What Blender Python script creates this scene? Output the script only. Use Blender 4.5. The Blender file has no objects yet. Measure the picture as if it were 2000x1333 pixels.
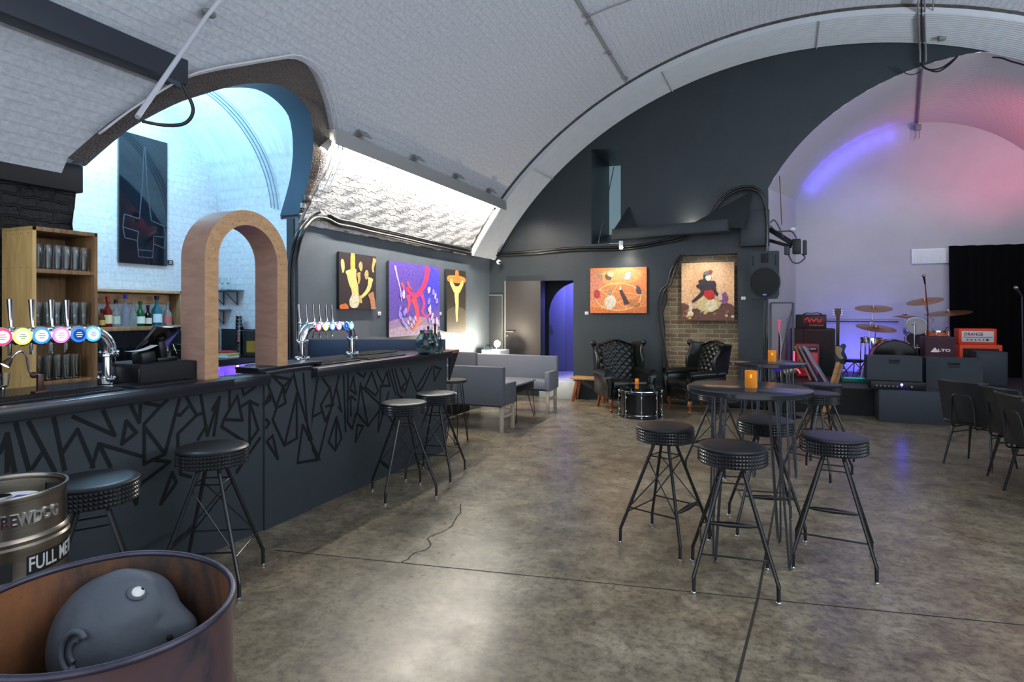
import bpy, bmesh, math, random
from math import sin, cos, pi, radians, sqrt, atan2, hypot
from mathutils import Vector, Matrix, Euler
from mathutils.geometry import delaunay_2d_cdt
random.seed(7)
scene = bpy.context.scene
COL = scene.collection

# ------------------------------------------------------------------ surveying
FPX, EYE, YAW = 1150.0, 1.56, atan2(494, 1150)
SN, CS = sin(YAW), cos(YAW)
def sight(px, py):
    u = px - 1000
    return (CS*u - SN*FPX, SN*u + CS*FPX, 608 - py)
def onX(px, py, X):
    a = sight(px, py); t = X/a[0]; return Vector((X, a[1]*t, EYE + a[2]*t))
def onY(px, py, Y):
    a = sight(px, py); t = Y/a[1]; return Vector((a[0]*t, Y, EYE + a[2]*t))
def onZ(px, py, Z=0.0):
    a = sight(px, py); t = (Z-EYE)/a[2]; return Vector((a[0]*t, a[1]*t, Z))

# ------------------------------------------------------------------ materials
def new_mat(name):
    m = bpy.data.materials.new(name); m.use_nodes = True
    nt = m.node_tree; b = nt.nodes['Principled BSDF']
    return m, nt, b
def srgb(r, g, b):
    f = lambda c: (c/255/12.92) if c <= 10.3 else ((c/255+0.055)/1.055)**2.4
    return (f(r), f(g), f(b), 1.0)
def mat(name, col, rough=0.5, metal=0.0, spec=0.5, var=0.0, scale=8.0, bump=0.0, bscale=60.0, bdist=.01, coat=0.0,
        emit=None, estr=0.0, trans=0.0, ior=1.45, alpha=1.0, stretch=None):
    m, nt, b = new_mat(name)
    c = srgb(*col)
    b.inputs['Base Color'].default_value = c
    b.inputs['Roughness'].default_value = rough
    b.inputs['Metallic'].default_value = metal
    b.inputs['Specular IOR Level'].default_value = spec
    b.inputs['IOR'].default_value = ior
    if coat: b.inputs['Coat Weight'].default_value = coat
    if trans: b.inputs['Transmission Weight'].default_value = trans
    if emit:
        b.inputs['Emission Color'].default_value = srgb(*emit); b.inputs['Emission Strength'].default_value = estr
    N = nt.nodes; L = nt.links
    if var or bump:
        tc = N.new('ShaderNodeTexCoord'); src = tc.outputs['Object']
        if stretch:
            mp = N.new('ShaderNodeMapping'); mp.inputs['Scale'].default_value = stretch
            L.new(src, mp.inputs['Vector']); src = mp.outputs['Vector']
    if var:
        n = N.new('ShaderNodeTexNoise'); n.inputs['Scale'].default_value = scale
        n.inputs['Detail'].default_value = 6; n.inputs['Roughness'].default_value = .62
        L.new(src, n.inputs['Vector'])
        r = N.new('ShaderNodeMapRange'); r.inputs['From Min'].default_value = .3; r.inputs['From Max'].default_value = .7
        r.inputs['To Min'].default_value = 1-var; r.inputs['To Max'].default_value = 1+var
        L.new(n.outputs['Fac'], r.inputs['Value'])
        mx = N.new('ShaderNodeMix'); mx.data_type = 'RGBA'; mx.blend_type = 'MULTIPLY'
        mx.inputs['Factor'].default_value = 1; mx.inputs['A'].default_value = c
        L.new(r.outputs['Result'], mx.inputs['B']); L.new(mx.outputs['Result'], b.inputs['Base Color'])
    if bump:
        n2 = N.new('ShaderNodeTexNoise'); n2.inputs['Scale'].default_value = bscale; n2.inputs['Detail'].default_value = 4
        L.new(src, n2.inputs['Vector'])
        bp = N.new('ShaderNodeBump'); bp.inputs['Strength'].default_value = bump; bp.inputs['Distance'].default_value = bdist
        L.new(n2.outputs['Fac'], bp.inputs['Height']); L.new(bp.outputs['Normal'], b.inputs['Normal'])
    return m
def wood(name, c1, c2, rough=.5, sc=(2, 2, 14), s=3.0, spec=.4):
    m, nt, b = new_mat(name); N = nt.nodes; L = nt.links
    tc = N.new('ShaderNodeTexCoord'); mp = N.new('ShaderNodeMapping'); mp.inputs['Scale'].default_value = sc
    n = N.new('ShaderNodeTexNoise'); n.inputs['Scale'].default_value = s; n.inputs['Detail'].default_value = 8
    n.inputs['Distortion'].default_value = .6
    cr = N.new('ShaderNodeValToRGB'); cr.color_ramp.elements[0].color = srgb(*c1); cr.color_ramp.elements[1].color = srgb(*c2)
    cr.color_ramp.elements[0].position = .32; cr.color_ramp.elements[1].position = .68
    L.new(tc.outputs['Object'], mp.inputs['Vector']); L.new(mp.outputs['Vector'], n.inputs['Vector'])
    L.new(n.outputs['Fac'], cr.inputs['Fac']); L.new(cr.outputs['Color'], b.inputs['Base Color'])
    bp = N.new('ShaderNodeBump'); bp.inputs['Strength'].default_value = .12; bp.inputs['Distance'].default_value = .004
    L.new(n.outputs['Fac'], bp.inputs['Height']); L.new(bp.outputs['Normal'], b.inputs['Normal'])
    b.inputs['Roughness'].default_value = rough; b.inputs['Specular IOR Level'].default_value = spec
    return m
def brick(name, c1, c2, cm, scale=1.0, bump=.6, rough=.7, bw=.225, rh=.075, mortar=.012, speck=0.0, noise=.02, spec=.3):
    """brick pattern on the UV map (metres)"""
    m, nt, b = new_mat(name); N = nt.nodes; L = nt.links
    tc = N.new('ShaderNodeTexCoord')
    nz = N.new('ShaderNodeTexNoise'); nz.inputs['Scale'].default_value = 9; nz.inputs['Detail'].default_value = 3
    L.new(tc.outputs['UV'], nz.inputs['Vector'])
    dv = N.new('ShaderNodeVectorMath'); dv.operation = 'SCALE'; dv.inputs['Scale'].default_value = noise
    L.new(nz.outputs['Color'], dv.inputs[0])
    ad = N.new('ShaderNodeVectorMath'); ad.operation = 'ADD'
    L.new(tc.outputs['UV'], ad.inputs[0]); L.new(dv.outputs['Vector'], ad.inputs[1])
    bt = N.new('ShaderNodeTexBrick'); bt.inputs['Scale'].default_value = scale
    bt.inputs['Brick Width'].default_value = bw; bt.inputs['Row Height'].default_value = rh
    bt.inputs['Mortar Size'].default_value = mortar; bt.inputs['Mortar Smooth'].default_value = .5
    bt.inputs['Color1'].default_value = srgb(*c1); bt.inputs['Color2'].default_value = srgb(*c2); bt.inputs['Mortar'].default_value = srgb(*cm)
    L.new(ad.outputs['Vector'], bt.inputs['Vector'])
    n2 = N.new('ShaderNodeTexNoise'); n2.inputs['Scale'].default_value = 26; n2.inputs['Detail'].default_value = 6
    L.new(tc.outputs['UV'], n2.inputs['Vector'])
    col = bt.outputs['Color']
    mr = N.new('ShaderNodeMapRange'); mr.inputs['From Min'].default_value = .3; mr.inputs['From Max'].default_value = .7
    mr.inputs['To Min'].default_value = .85; mr.inputs['To Max'].default_value = 1.08
    L.new(n2.outputs['Fac'], mr.inputs['Value'])
    mx = N.new('ShaderNodeMix'); mx.data_type = 'RGBA'; mx.blend_type = 'MULTIPLY'; mx.inputs['Factor'].default_value = 1
    L.new(col, mx.inputs['A']); L.new(mr.outputs['Result'], mx.inputs['B']); col = mx.outputs['Result']
    if speck:
        n3 = N.new('ShaderNodeTexNoise'); n3.inputs['Scale'].default_value = 16; n3.inputs['Detail'].default_value = 5
        n3.inputs['Roughness'].default_value = .7
        mp3 = N.new('ShaderNodeMapping'); mp3.inputs['Scale'].default_value = (.7, 1.6, 1)
        L.new(tc.outputs['UV'], mp3.inputs['Vector']); L.new(mp3.outputs['Vector'], n3.inputs['Vector'])
        r3 = N.new('ShaderNodeMapRange'); r3.inputs['From Min'].default_value = .675; r3.inputs['From Max'].default_value = .74
        L.new(n3.outputs['Fac'], r3.inputs['Value'])
        ml = N.new('ShaderNodeMath'); ml.operation = 'MULTIPLY'; ml.inputs[1].default_value = speck
        L.new(r3.outputs['Result'], ml.inputs[0])
        m3 = N.new('ShaderNodeMix'); m3.data_type = 'RGBA'; m3.inputs['B'].default_value = srgb(92, 86, 80)
        L.new(ml.outputs['Value'], m3.inputs['Factor']); L.new(col, m3.inputs['A']); col = m3.outputs['Result']
    L.new(col, b.inputs['Base Color'])
    sub = N.new('ShaderNodeMath'); sub.operation = 'MULTIPLY_ADD'; sub.inputs[1].default_value = -1.0
    L.new(bt.outputs['Fac'], sub.inputs[0]); L.new(n2.outputs['Fac'], sub.inputs[2])
    bp = N.new('ShaderNodeBump'); bp.inputs['Strength'].default_value = bump; bp.inputs['Distance'].default_value = .02
    L.new(sub.outputs['Value'], bp.inputs['Height']); L.new(bp.outputs['Normal'], b.inputs['Normal'])
    b.inputs['Roughness'].default_value = rough; b.inputs['Specular IOR Level'].default_value = spec
    return m
def emat(name, col, s):
    return mat(name, col, emit=col, estr=s, rough=.4)

# ------------------------------------------------------------------ mesh builder
class MB:
    def __init__(self): self.v, self.f, self.m, self.cur, self.uv = [], [], [], 0, None
    def mt(self, i): self.cur = i; return self
    def add(self, vs, fs, M=None):
        o = len(self.v)
        self.v += [tuple(M @ Vector(p)) if M else tuple(p) for p in vs]
        for f in fs: self.f.append(tuple(i+o for i in f)); self.m.append(self.cur)
        return self
    def box(self, c, s, M=None, b=0.0):
        x, y, z = s[0]/2, s[1]/2, s[2]/2
        T = Matrix.Translation(c)
        if M: T = T @ M
        b = min(b, x*.8, y*.8, z*.8)
        if b <= 0:
            vs = [(i*x, j*y, k*z) for i in (-1, 1) for j in (-1, 1) for k in (-1, 1)]
            fs = [(0,1,3,2), (4,6,7,5), (0,4,5,1), (2,3,7,6), (0,2,6,4), (1,5,7,3)]
            return self.add(vs, fs, T)
        bm = bmesh.new(); bmesh.ops.create_cube(bm, size=1)
        for q in bm.verts: q.co = Vector((q.co.x*2*x, q.co.y*2*y, q.co.z*2*z))
        bmesh.ops.bevel(bm, geom=bm.edges[:], offset=b, segments=2, profile=.5, affect='EDGES')
        bm.verts.index_update()
        self.add([q.co[:] for q in bm.verts], [[q.index for q in f.verts] for f in bm.faces], T); bm.free()
        return self
    def bar(self, a, c, w, h, b=0.0, up=(0, 0, 1)):
        """box from a to c, section w x h"""
        a, c = Vector(a), Vector(c); d = c-a; L = d.length; d.normalize(); up = Vector(up)
        if abs(d.dot(up)) > .98: up = Vector((0, 1, 0))
        s = d.cross(up).normalized(); u = s.cross(d)
        M = Matrix((d, s, u)).transposed().to_4x4()
        return self.box((a+c)/2, (L, w, h), M, b)
    def tube(self, pts, r, seg=8, closed=False, cap=True):
        P = [Vector(p) for p in pts]; n = len(P)
        R = r if isinstance(r, (list, tuple)) else [r]*n
        T = []
        for i in range(n):
            a = P[(i-1) % n] if (closed or i > 0) else P[i]; c = P[(i+1) % n] if (closed or i < n-1) else P[i]
            t = c-a; T.append(t.normalized() if t.length > 1e-9 else Vector((0, 0, 1)))
        up = Vector((0, 0, 1)) if abs(T[0].z) < .9 else Vector((1, 0, 0))
        nrm = (up - T[0]*up.dot(T[0])).normalized(); vs = []
        for i in range(n):
            nrm = nrm - T[i]*nrm.dot(T[i])
            nrm = nrm.normalized() if nrm.length > 1e-6 else T[i].orthogonal().normalized()
            bn = T[i].cross(nrm)
            for k in range(seg):
                a = 2*pi*k/seg; vs.append(P[i] + (nrm*cos(a) + bn*sin(a))*R[i])
        fs = []
        for i in range(n if closed else n-1):
            j = (i+1) % n
            for k in range(seg):
                l = (k+1) % seg; fs.append((i*seg+k, i*seg+l, j*seg+l, j*seg+k))
        if cap and not closed:
            fs.append(tuple(range(seg))[::-1]); fs.append(tuple((n-1)*seg+k for k in range(seg)))
        return self.add(vs, fs)
    def lathe(self, prof, c=(0, 0, 0), seg=24, M=None, a0=0.0, a1=2*pi):
        full = abs(a1-a0-2*pi) < 1e-6; ns = seg if full else seg+1
        vs, fs = [], []
        for (r, z) in prof:
            for k in range(ns):
                a = a0+(a1-a0)*k/seg; vs.append((r*cos(a), r*sin(a), z))
        for i in range(len(prof)-1):
            for k in range(seg):
                l = (k+1) % ns; fs.append((i*ns+k, i*ns+l, (i+1)*ns+l, (i+1)*ns+k))
        T = Matrix.Translation(c)
        if M: T = T @ M
        return self.add(vs, fs, T)
    def cyl(self, c, r, h, seg=20, M=None, r2=None, b=0.0):
        r2 = r if r2 is None else r2
        if b: pr = [(0, 0), (r-b, 0), (r, b), (r2, h-b), (r2-b, h), (0, h)]
        else: pr = [(0, 0), (r, 0), (r2, h), (0, h)]
        return self.lathe(pr, c, seg, M)
    def ball(self, c, r, seg=12, rings=8, M=None):
        rr = r if isinstance(r, (tuple, list)) else (r, r, r)
        pr = [(sin(pi*i/rings), -cos(pi*i/rings)) for i in range(rings+1)]
        S = Matrix.Diagonal((rr[0], rr[1], rr[2], 1))
        return self.lathe(pr, c, seg, (M @ S) if M else S)
    def prism(self, poly, h, M=None):
        """poly in xy, extruded 0..h in z"""
        n = len(poly)
        vs = [(p[0], p[1], 0) for p in poly]+[(p[0], p[1], h) for p in poly]
        fs = [tuple(range(n))[::-1], tuple(range(n, 2*n))]+[(i, (i+1) % n, n+(i+1) % n, n+i) for i in range(n)]
        return self.add(vs, fs, M)
    def grid(self, fn, nu, nv, closeu=False):
        vs = [fn(i/nu, j/nv) for j in range(nv+1) for i in range(nu+1)]
        fs = [(j*(nu+1)+i, j*(nu+1)+i+1, (j+1)*(nu+1)+i+1, (j+1)*(nu+1)+i) for j in range(nv) for i in range(nu)]
        return self.add(vs, fs)
    def build(self, name, mats, parent=None, angle=38, world=False):
        me = bpy.data.meshes.new(name)
        vs = self.v
        if world and parent is not None:
            Mi = (Matrix.Translation(parent.location) @ parent.rotation_euler.to_matrix().to_4x4()).inverted()
            vs = [tuple(Mi @ Vector(p)) for p in vs]
        me.from_pydata(vs, [], self.f)
        if not isinstance(mats, (list, tuple)): mats = [mats]
        for q in mats: me.materials.append(q)
        me.polygons.foreach_set('material_index', self.m)
        me.polygons.foreach_set('use_smooth', [True]*len(me.polygons))
        me.validate()
        bm = bmesh.new(); bm.from_mesh(me)
        bmesh.ops.remove_doubles(bm, verts=bm.verts, dist=1e-6)
        bmesh.ops.recalc_face_normals(bm, faces=bm.faces); bm.to_mesh(me); bm.free()
        me.set_sharp_from_angle(angle=radians(angle))
        o = bpy.data.objects.new(name, me); COL.objects.link(o)
        if parent is not None: o.parent = parent
        return o

def thing(name, label, cat, loc=(0, 0, 0), rz=0.0, group=None):
    o = bpy.data.objects.new(name, None); COL.objects.link(o)
    o.empty_display_size = .1
    o.location = loc; o.rotation_euler = (0, 0, rz); o['label'] = label; o['category'] = cat
    if group: o['group'] = group
    return o
def tag(o, label, cat, group=None):
    o['label'] = label; o['category'] = cat
    if group: o['group'] = group
    return o
def struct(o): o['kind'] = 'structure'; return o
def dup(root, loc, rz, label, group=None):
    def cp(o, par):
        c = o.copy(); COL.objects.link(c)
        if par is not None: c.parent = par
        for ch in o.children: cp(ch, c)
        return c
    r = cp(root, None); r.location = loc; r.rotation_euler = (0, 0, rz); r['label'] = label
    if group: r['group'] = group
    return r
def catmull(P, n=6, closed=False):
    P = [Vector(p) for p in P]; out = []; N = len(P)
    for i in range(N if closed else N-1):
        if closed: a, b, c, d = P[i-1], P[i], P[(i+1) % N], P[(i+2) % N]
        else: a, b, c, d = P[max(i-1, 0)], P[i], P[i+1], P[min(i+2, N-1)]
        for k in range(n):
            t = k/n
            out.append(.5*((2*b)+(c-a)*t+(2*a-5*b+4*c-d)*t*t+(3*b-a-3*c+d)*t**3))
    if not closed: out.append(P[-1])
    return out
def resample(P, n):
    P = [Vector(p) for p in P]; L = [0]
    for i in range(len(P)-1): L.append(L[-1]+(P[i+1]-P[i]).length)
    out = []; j = 0
    for k in range(n):
        s = L[-1]*k/(n-1)
        while j < len(P)-2 and L[j+1] < s: j += 1
        t = (s-L[j])/max(L[j+1]-L[j], 1e-9); out.append(P[j].lerp(P[j+1], min(max(t, 0), 1)))
    return out
def inside(p, poly):
    x, y = p; c = False; n = len(poly)
    for i in range(n):
        x1, y1 = poly[i]; x2, y2 = poly[(i+1) % n]
        if (y1 > y) != (y2 > y) and x < (x2-x1)*(y-y1)/(y2-y1)+x1: c = not c
    return c
def triangulate(outline, holes=(), extra=()):
    vs = [Vector(p) for p in outline]; faces = [list(range(len(vs)))]
    for h in holes:
        o = len(vs); vs += [Vector(p) for p in h]; faces.append(list(range(o, len(vs))))
    vs += [Vector(p) for p in extra]
    r = delaunay_2d_cdt(vs, [], faces, 0, 1e-6)
    V, F = r[0], r[2]; out = []
    for f in F:
        cx = sum(V[i][0] for i in f)/len(f); cy = sum(V[i][1] for i in f)/len(f)
        if inside((cx, cy), outline) and not any(inside((cx, cy), h) for h in holes): out.append(tuple(f))
    return [(p[0], p[1]) for p in V], out
def set_uv(o, fn):
    me = o.data; uv = me.uv_layers.new(name='UVMap')
    for l in me.loops: uv.data[l.index].uv = fn(me.vertices[l.vertex_index].co)
def text_mesh(body, size, depth=.002, bold=0.0, align='CENTER'):
    cu = bpy.data.curves.new('lettering', 'FONT'); cu.body = body; cu.size = size; cu.extrude = depth
    cu.align_x = align; cu.align_y = 'CENTER'; cu.offset = bold; cu.resolution_u = 3
    o = bpy.data.objects.new('lettering', cu); COL.objects.link(o)
    dg = bpy.context.evaluated_depsgraph_get(); dg.update()
    me = bpy.data.meshes.new_from_object(o.evaluated_get(dg))
    vs = [v.co.copy() for v in me.vertices]; fs = [tuple(p.vertices) for p in me.polygons]
    bpy.data.objects.remove(o); bpy.data.curves.remove(cu); bpy.data.meshes.remove(me)
    return vs, fs
# ------------------------------------------------------------------ palette
W_SLATE = mat('slate_paint', (46, 53, 58), .42, spec=.45, var=.10, scale=3, bump=.12, bscale=14)
W_SLATE_LIT = mat('slate_paint_lit', (86, 94, 102), .36, spec=.5, var=.10, scale=3, bump=.10, bscale=14)  # same slate paint, lightened: the strip light's sheen is put into the colour
W_DARK = mat('charcoal_paint', (38, 42, 46), .55, var=.08)
BRICKW = brick('white_painted_brick', (196, 199, 206), (193, 196, 204), (190, 193, 201), bump=.22, rough=.6, speck=.75, noise=.03)
BRICKL = brick('rough_white_brick', (205, 205, 205), (198, 198, 200), (190, 190, 192), bump=.9, rough=.6, speck=.25, noise=.11)
BRICKA = brick('smooth_white_brick', (205, 208, 212), (198, 202, 208), (196, 198, 204), bump=.06, rough=.5, noise=.01)
BRICKO = brick('old_brown_brick', (146, 128, 102), (114, 97, 76), (172, 160, 136), bump=.8, rough=.85, mortar=.010, noise=.02)
BRICKD = brick('black_painted_brick', (34, 34, 38), (26, 26, 30), (22, 22, 26), bump=1.2, rough=.6, noise=.05)
TEXT_BAND = mat('stippled_dark_plaster', (88, 80, 78), .35, spec=.6, var=.45, scale=70, bump=1.0, bscale=70, bdist=.04)
REVEAL = mat('dark_paint_blue_lit', (48, 66, 82), .6)  # blue of the alcove light put into the dark reveal paint
CORR = mat('white_corrugated_sheet', (186, 189, 194), .38, spec=.5, var=.04)
STAGEW = mat('stage_white_paint', (176, 172, 178), .6, var=.07, scale=1.4, bump=.06, bscale=8)
LINER = mat('stage_liner_white', (170, 165, 168), .45)
BLACK = mat('black_satin', (18, 19, 21), .4)
BLACKM = mat('black_matte', (20, 21, 24), .75)
BLACKG = mat('black_gloss', (13, 14, 17), .16, spec=.6)
TOLEX = mat('black_vinyl_cloth', (22, 22, 24), .6, bump=.2, bscale=300)
GRILLE = mat('dark_speaker_grille', (16, 18, 20), .7, bump=.3, bscale=400)
SPEAKER = mat('speaker_plastic', (45, 52, 58), .6, bump=.1, bscale=200)
GREYBOX = mat('grey_painted_board', (52, 58, 66), .6, var=.06)
STEELP = mat('painted_steel_grey', (64, 68, 72), .45, var=.05)
CHROME = mat('chrome', (225, 228, 232), .08, 1.0)
STEEL = mat('brushed_steel', (150, 143, 132), .3, 1.0, var=.12, scale=6, bump=.05, bscale=30, stretch=(1, 1, 12))
STEELD = mat('worn_tube_steel', (96, 100, 108), .35, .9)
TUBEB = mat('black_tube', (22, 24, 28), .28, spec=.7)
VINYL = mat('black_vinyl', (33, 35, 39), .38, spec=.5, bump=.06, bscale=90)
STUD = mat('black_studded_vinyl', (28, 30, 34), .25, spec=.7)
LEATHER = mat('black_leather', (20, 23, 22), .27, spec=.6, var=.15, scale=5, bump=.12, bscale=120)
def rust(name, cols, s1, rough, metal):
    m, nt, b = new_mat(name); N = nt.nodes; L = nt.links
    tc = N.new('ShaderNodeTexCoord'); n = N.new('ShaderNodeTexNoise'); n.inputs['Scale'].default_value = s1; n.inputs['Detail'].default_value = 9; n.inputs['Roughness'].default_value = .62; n.inputs['Distortion'].default_value = .5
    mp = N.new('ShaderNodeMapping'); mp.inputs['Scale'].default_value = (1, 1, .6)
    L.new(tc.outputs['Object'], mp.inputs['Vector']); L.new(mp.outputs['Vector'], n.inputs['Vector'])
    cr = N.new('ShaderNodeValToRGB'); e = cr.color_ramp.elements
    for i, c in enumerate(cols):
        q = e[i] if i < 2 else e.new(.5)
        q.position = .34+.32*i/(len(cols)-1); q.color = srgb(*c)
    L.new(n.outputs['Fac'], cr.inputs['Fac']); L.new(cr.outputs['Color'], b.inputs['Base Color'])
    b.inputs['Roughness'].default_value = rough; b.inputs['Metallic'].default_value = metal
    bp = N.new('ShaderNodeBump'); bp.inputs['Strength'].default_value = .25; bp.inputs['Distance'].default_value = .004
    n2 = N.new('ShaderNodeTexNoise'); n2.inputs['Scale'].default_value = 60; L.new(tc.outputs['Object'], n2.inputs['Vector'])
    L.new(n2.outputs['Fac'], bp.inputs['Height']); L.new(bp.outputs['Normal'], b.inputs['Normal'])
    return m
RUST = rust('rusted_drum_steel', [(52, 54, 66), (92, 72, 76), (72, 62, 72), (98, 66, 60)], 4.0, .42, .35)
RUSTI = rust('rusty_drum_inside', [(40, 40, 44), (66, 55, 50), (74, 60, 54), (146, 92, 54)], 3.0, .6, .1)
CLAY = mat('blue_grey_clay', (84, 91, 100), .6, var=.10, scale=4, bump=.4, bscale=24)
EYEW = mat('white_glazed_eye', (230, 228, 224), .25)
PLY = wood('birch_plywood', (170, 134, 118), (186, 150, 132), .5, (3, 3, 12), 2.0)
PLYE = wood('plywood_edge', (176, 136, 98), (198, 156, 114), .5, (3, 3, 9), 3.0)
PLANK = wood('yellow_plank', (196, 160, 100), (222, 186, 122), .5, (12, 12, 1.6), 2.0)
PLANKR = wood('brown_plank', (122, 92, 62), (165, 128, 88), .55, (14, 14, 1.6), 2.0)
OAK = wood('bench_oak', (150, 112, 72), (184, 144, 98), .45, (2, 10, 10), 2.0)
LEGW = wood('reddish_leg_wood', (112, 62, 36), (146, 86, 52), .4, (10, 10, 2), 2.0)
GREYW = wood('washed_leg_wood', (150, 140, 122), (186, 176, 156), .5, (12, 12, 2), 2.0)
FABRIC = mat('grey_felt', (84, 85, 92), .9, var=.06, scale=60, bump=.2, bscale=300)
FABRICL = mat('light_grey_felt', (112, 114, 122), .9, var=.06, scale=60, bump=.2, bscale=300)
BARP = mat('bar_panel_paint', (48, 56, 61), .6, var=.05)
BARL = mat('bar_line_paint', (15, 17, 21), .6, spec=.3)
BARTOP = mat('bar_top_black', (31, 33, 40), .28, spec=.6, var=.08, scale=10)
MATR = mat('black_rubber', (20, 21, 24), .5, bump=.5, bscale=220)
TTOP = mat('table_top_charcoal', (44, 45, 50), .17, spec=.6)
GLASS = mat('clear_glass', (245, 250, 250), .02, trans=1.0, ior=1.45)
GLASSB = mat('bluish_glass', (196, 222, 226), .03, trans=1.0, ior=1.4)
AMBER = mat('amber_glass', (240, 182, 76), .15, trans=.55, ior=1.3, emit=(240, 150, 40), estr=.07)
WHITE = mat('white_plastic', (222, 224, 226), .4)
PAPER = mat('white_paper', (226, 228, 230), .7)
CABLE = mat('black_cable', (20, 21, 23), .3, spec=.7)
CABLEW = mat('white_cable', (196, 196, 200), .5)
RAILC = mat('grey_conduit', (122, 124, 126), .5)
ORANGE = mat('orange_vinyl', (226, 66, 22), .5, bump=.1, bscale=250)
CYMB = mat('bronze_cymbal', (176, 128, 84), .3, .9)
DRUMO = mat('orange_drum_wrap', (206, 98, 44), .35, spec=.6, var=.2, scale=14)
GUITAR = mat('blue_green_guitar', (20, 62, 74), .2, spec=.7)
GUITW = mat('maple_guard', (206, 176, 122), .4)
REDGLOW = mat('red_amp_cloth', (172, 60, 72), .6, bump=.1, bscale=200)
SKINL = mat('pale_paint', (196, 168, 108), .6)
CURT = mat('black_drape', (10, 10, 12), .95, spec=.1)
HANDLE = mat('satin_handle', (200, 204, 210), .25, .9)
BLUEP = mat('blue_lit_paint', (120, 124, 150), .5)
CONCW = mat('pale_step_paint', (176, 182, 184), .6, var=.1)
def concrete():
    m, nt, b = new_mat('polished_concrete'); N = nt.nodes; L = nt.links
    tc = N.new('ShaderNodeTexCoord'); o = tc.outputs['Object']
    def noise(s, d=8, r=.6, dist=0):
        n = N.new('ShaderNodeTexNoise'); n.inputs['Scale'].default_value = s; n.inputs['Detail'].default_value = d
        n.inputs['Roughness'].default_value = r; n.inputs['Distortion'].default_value = dist
        L.new(o, n.inputs['Vector']); return n.outputs['Fac']
    def ramp(src, *st):
        c = N.new('ShaderNodeValToRGB'); e = c.color_ramp.elements
        for i, (p, k) in enumerate(st):
            q = e[i] if i < 2 else e.new(p)
            q.position = p; q.color = srgb(*k)
        L.new(src, c.inputs['Fac']); return c.outputs['Color']
    def mix(a, bb, f, mode='MIX'):
        x = N.new('ShaderNodeMix'); x.data_type = 'RGBA'; x.blend_type = mode
        if isinstance(f, float): x.inputs['Factor'].default_value = f
        else: L.new(f, x.inputs['Factor'])
        L.new(a, x.inputs['A']); L.new(bb, x.inputs['B']); return x.outputs['Result']
    base = ramp(noise(.75, 6, .55, .5), (.30, (132, 121, 104)), (.72, (162, 158, 146)))
    mott = ramp(noise(4.2, 14, .74, .25), (.36, (106, 97, 84)), (.64, (218, 212, 198)))
    fine = ramp(noise(22, 10, .75, .2), (.40, (140, 136, 132)), (.54, (228, 226, 222)))
    c = mix(base, mott, .7, 'OVERLAY'); c = mix(c, fine, .75, 'MULTIPLY')
    L.new(c, b.inputs['Base Color'])
    r = N.new('ShaderNodeMapRange'); r.inputs['To Min'].default_value = .17; r.inputs['To Max'].default_value = .44
    L.new(noise(5, 8, .65), r.inputs['Value']); L.new(r.outputs['Result'], b.inputs['Roughness'])
    b.inputs['Specular IOR Level'].default_value = .5
    bp = N.new('ShaderNodeBump'); bp.inputs['Strength'].default_value = .06; bp.inputs['Distance'].default_value = .005
    L.new(noise(30, 6), bp.inputs['Height']); L.new(bp.outputs['Normal'], b.inputs['Normal'])
    return m
CONC = concrete()
JOINT = mat('joint_grime', (44, 40, 36), .8)
# ------------------------------------------------------------------ camera
cam = bpy.data.cameras.new('camera'); cam_o = bpy.data.objects.new('camera', cam); COL.objects.link(cam_o)
cam.sensor_width = 36; cam.lens = 36*FPX/2000; cam.shift_y = -58.5/2000; cam.clip_start = .05
cam_o.location = (0, 0, EYE); cam_o.rotation_euler = (pi/2, 0, YAW)
scene.camera = cam_o

# ------------------------------------------------------------------ floor
fb = MB()
fb.add([(-6.2, -3, 0), (6.4, -3, 0), (6.4, 12.6, 0), (-6.2, 12.6, 0)], [(0, 1, 2, 3)])
def strip(P, w, z):
    for a, b in zip(P[:-1], P[1:]):
        a, b = Vector(a).to_2d(), Vector(b).to_2d(); d = (b-a).normalized(); n = Vector((-d.y, d.x))*w/2
        fb.add([(*(a+n), z), (*(a-n), z), (*(b-n), z), (*(b+n), z)], [(0, 1, 2, 3)])
fb.mt(1)
jd = Vector((1, .187)); jp = Vector((-.036, 3.459))
strip([jp-jd*2.9, jp+jd*5], .010, .0006); strip([(.155, 6.5), (-.036, 3.459), (-.13, 2.4), (-.24, 1.2)], .014, .0007)
strip([(-1.2, 1.0), (-3.0, .6)], .008, .0006)
ck = catmull([(-2.258, 4.209), (-2.16, 4.02), (-2.13, 3.888), (-2.095, 3.80), (-2.078, 3.68), (-2.105, 3.56), (-2.12, 3.47), (-2.045, 3.40), (-2.035, 3.32), (-2.075, 3.244), (-2.065, 3.14), (-2.068, 3.08)], 2)
ck = [Vector((p.x+random.uniform(-.008, .008), p.y, 0)) if len(p) == 2 else p for p in [Vector((q[0], q[1])) for q in ck]]
strip([(p[0], p[1]) for p in ck], .010, .0006)
floor = struct(fb.build('floor', [CONC, JOINT]))

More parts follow.
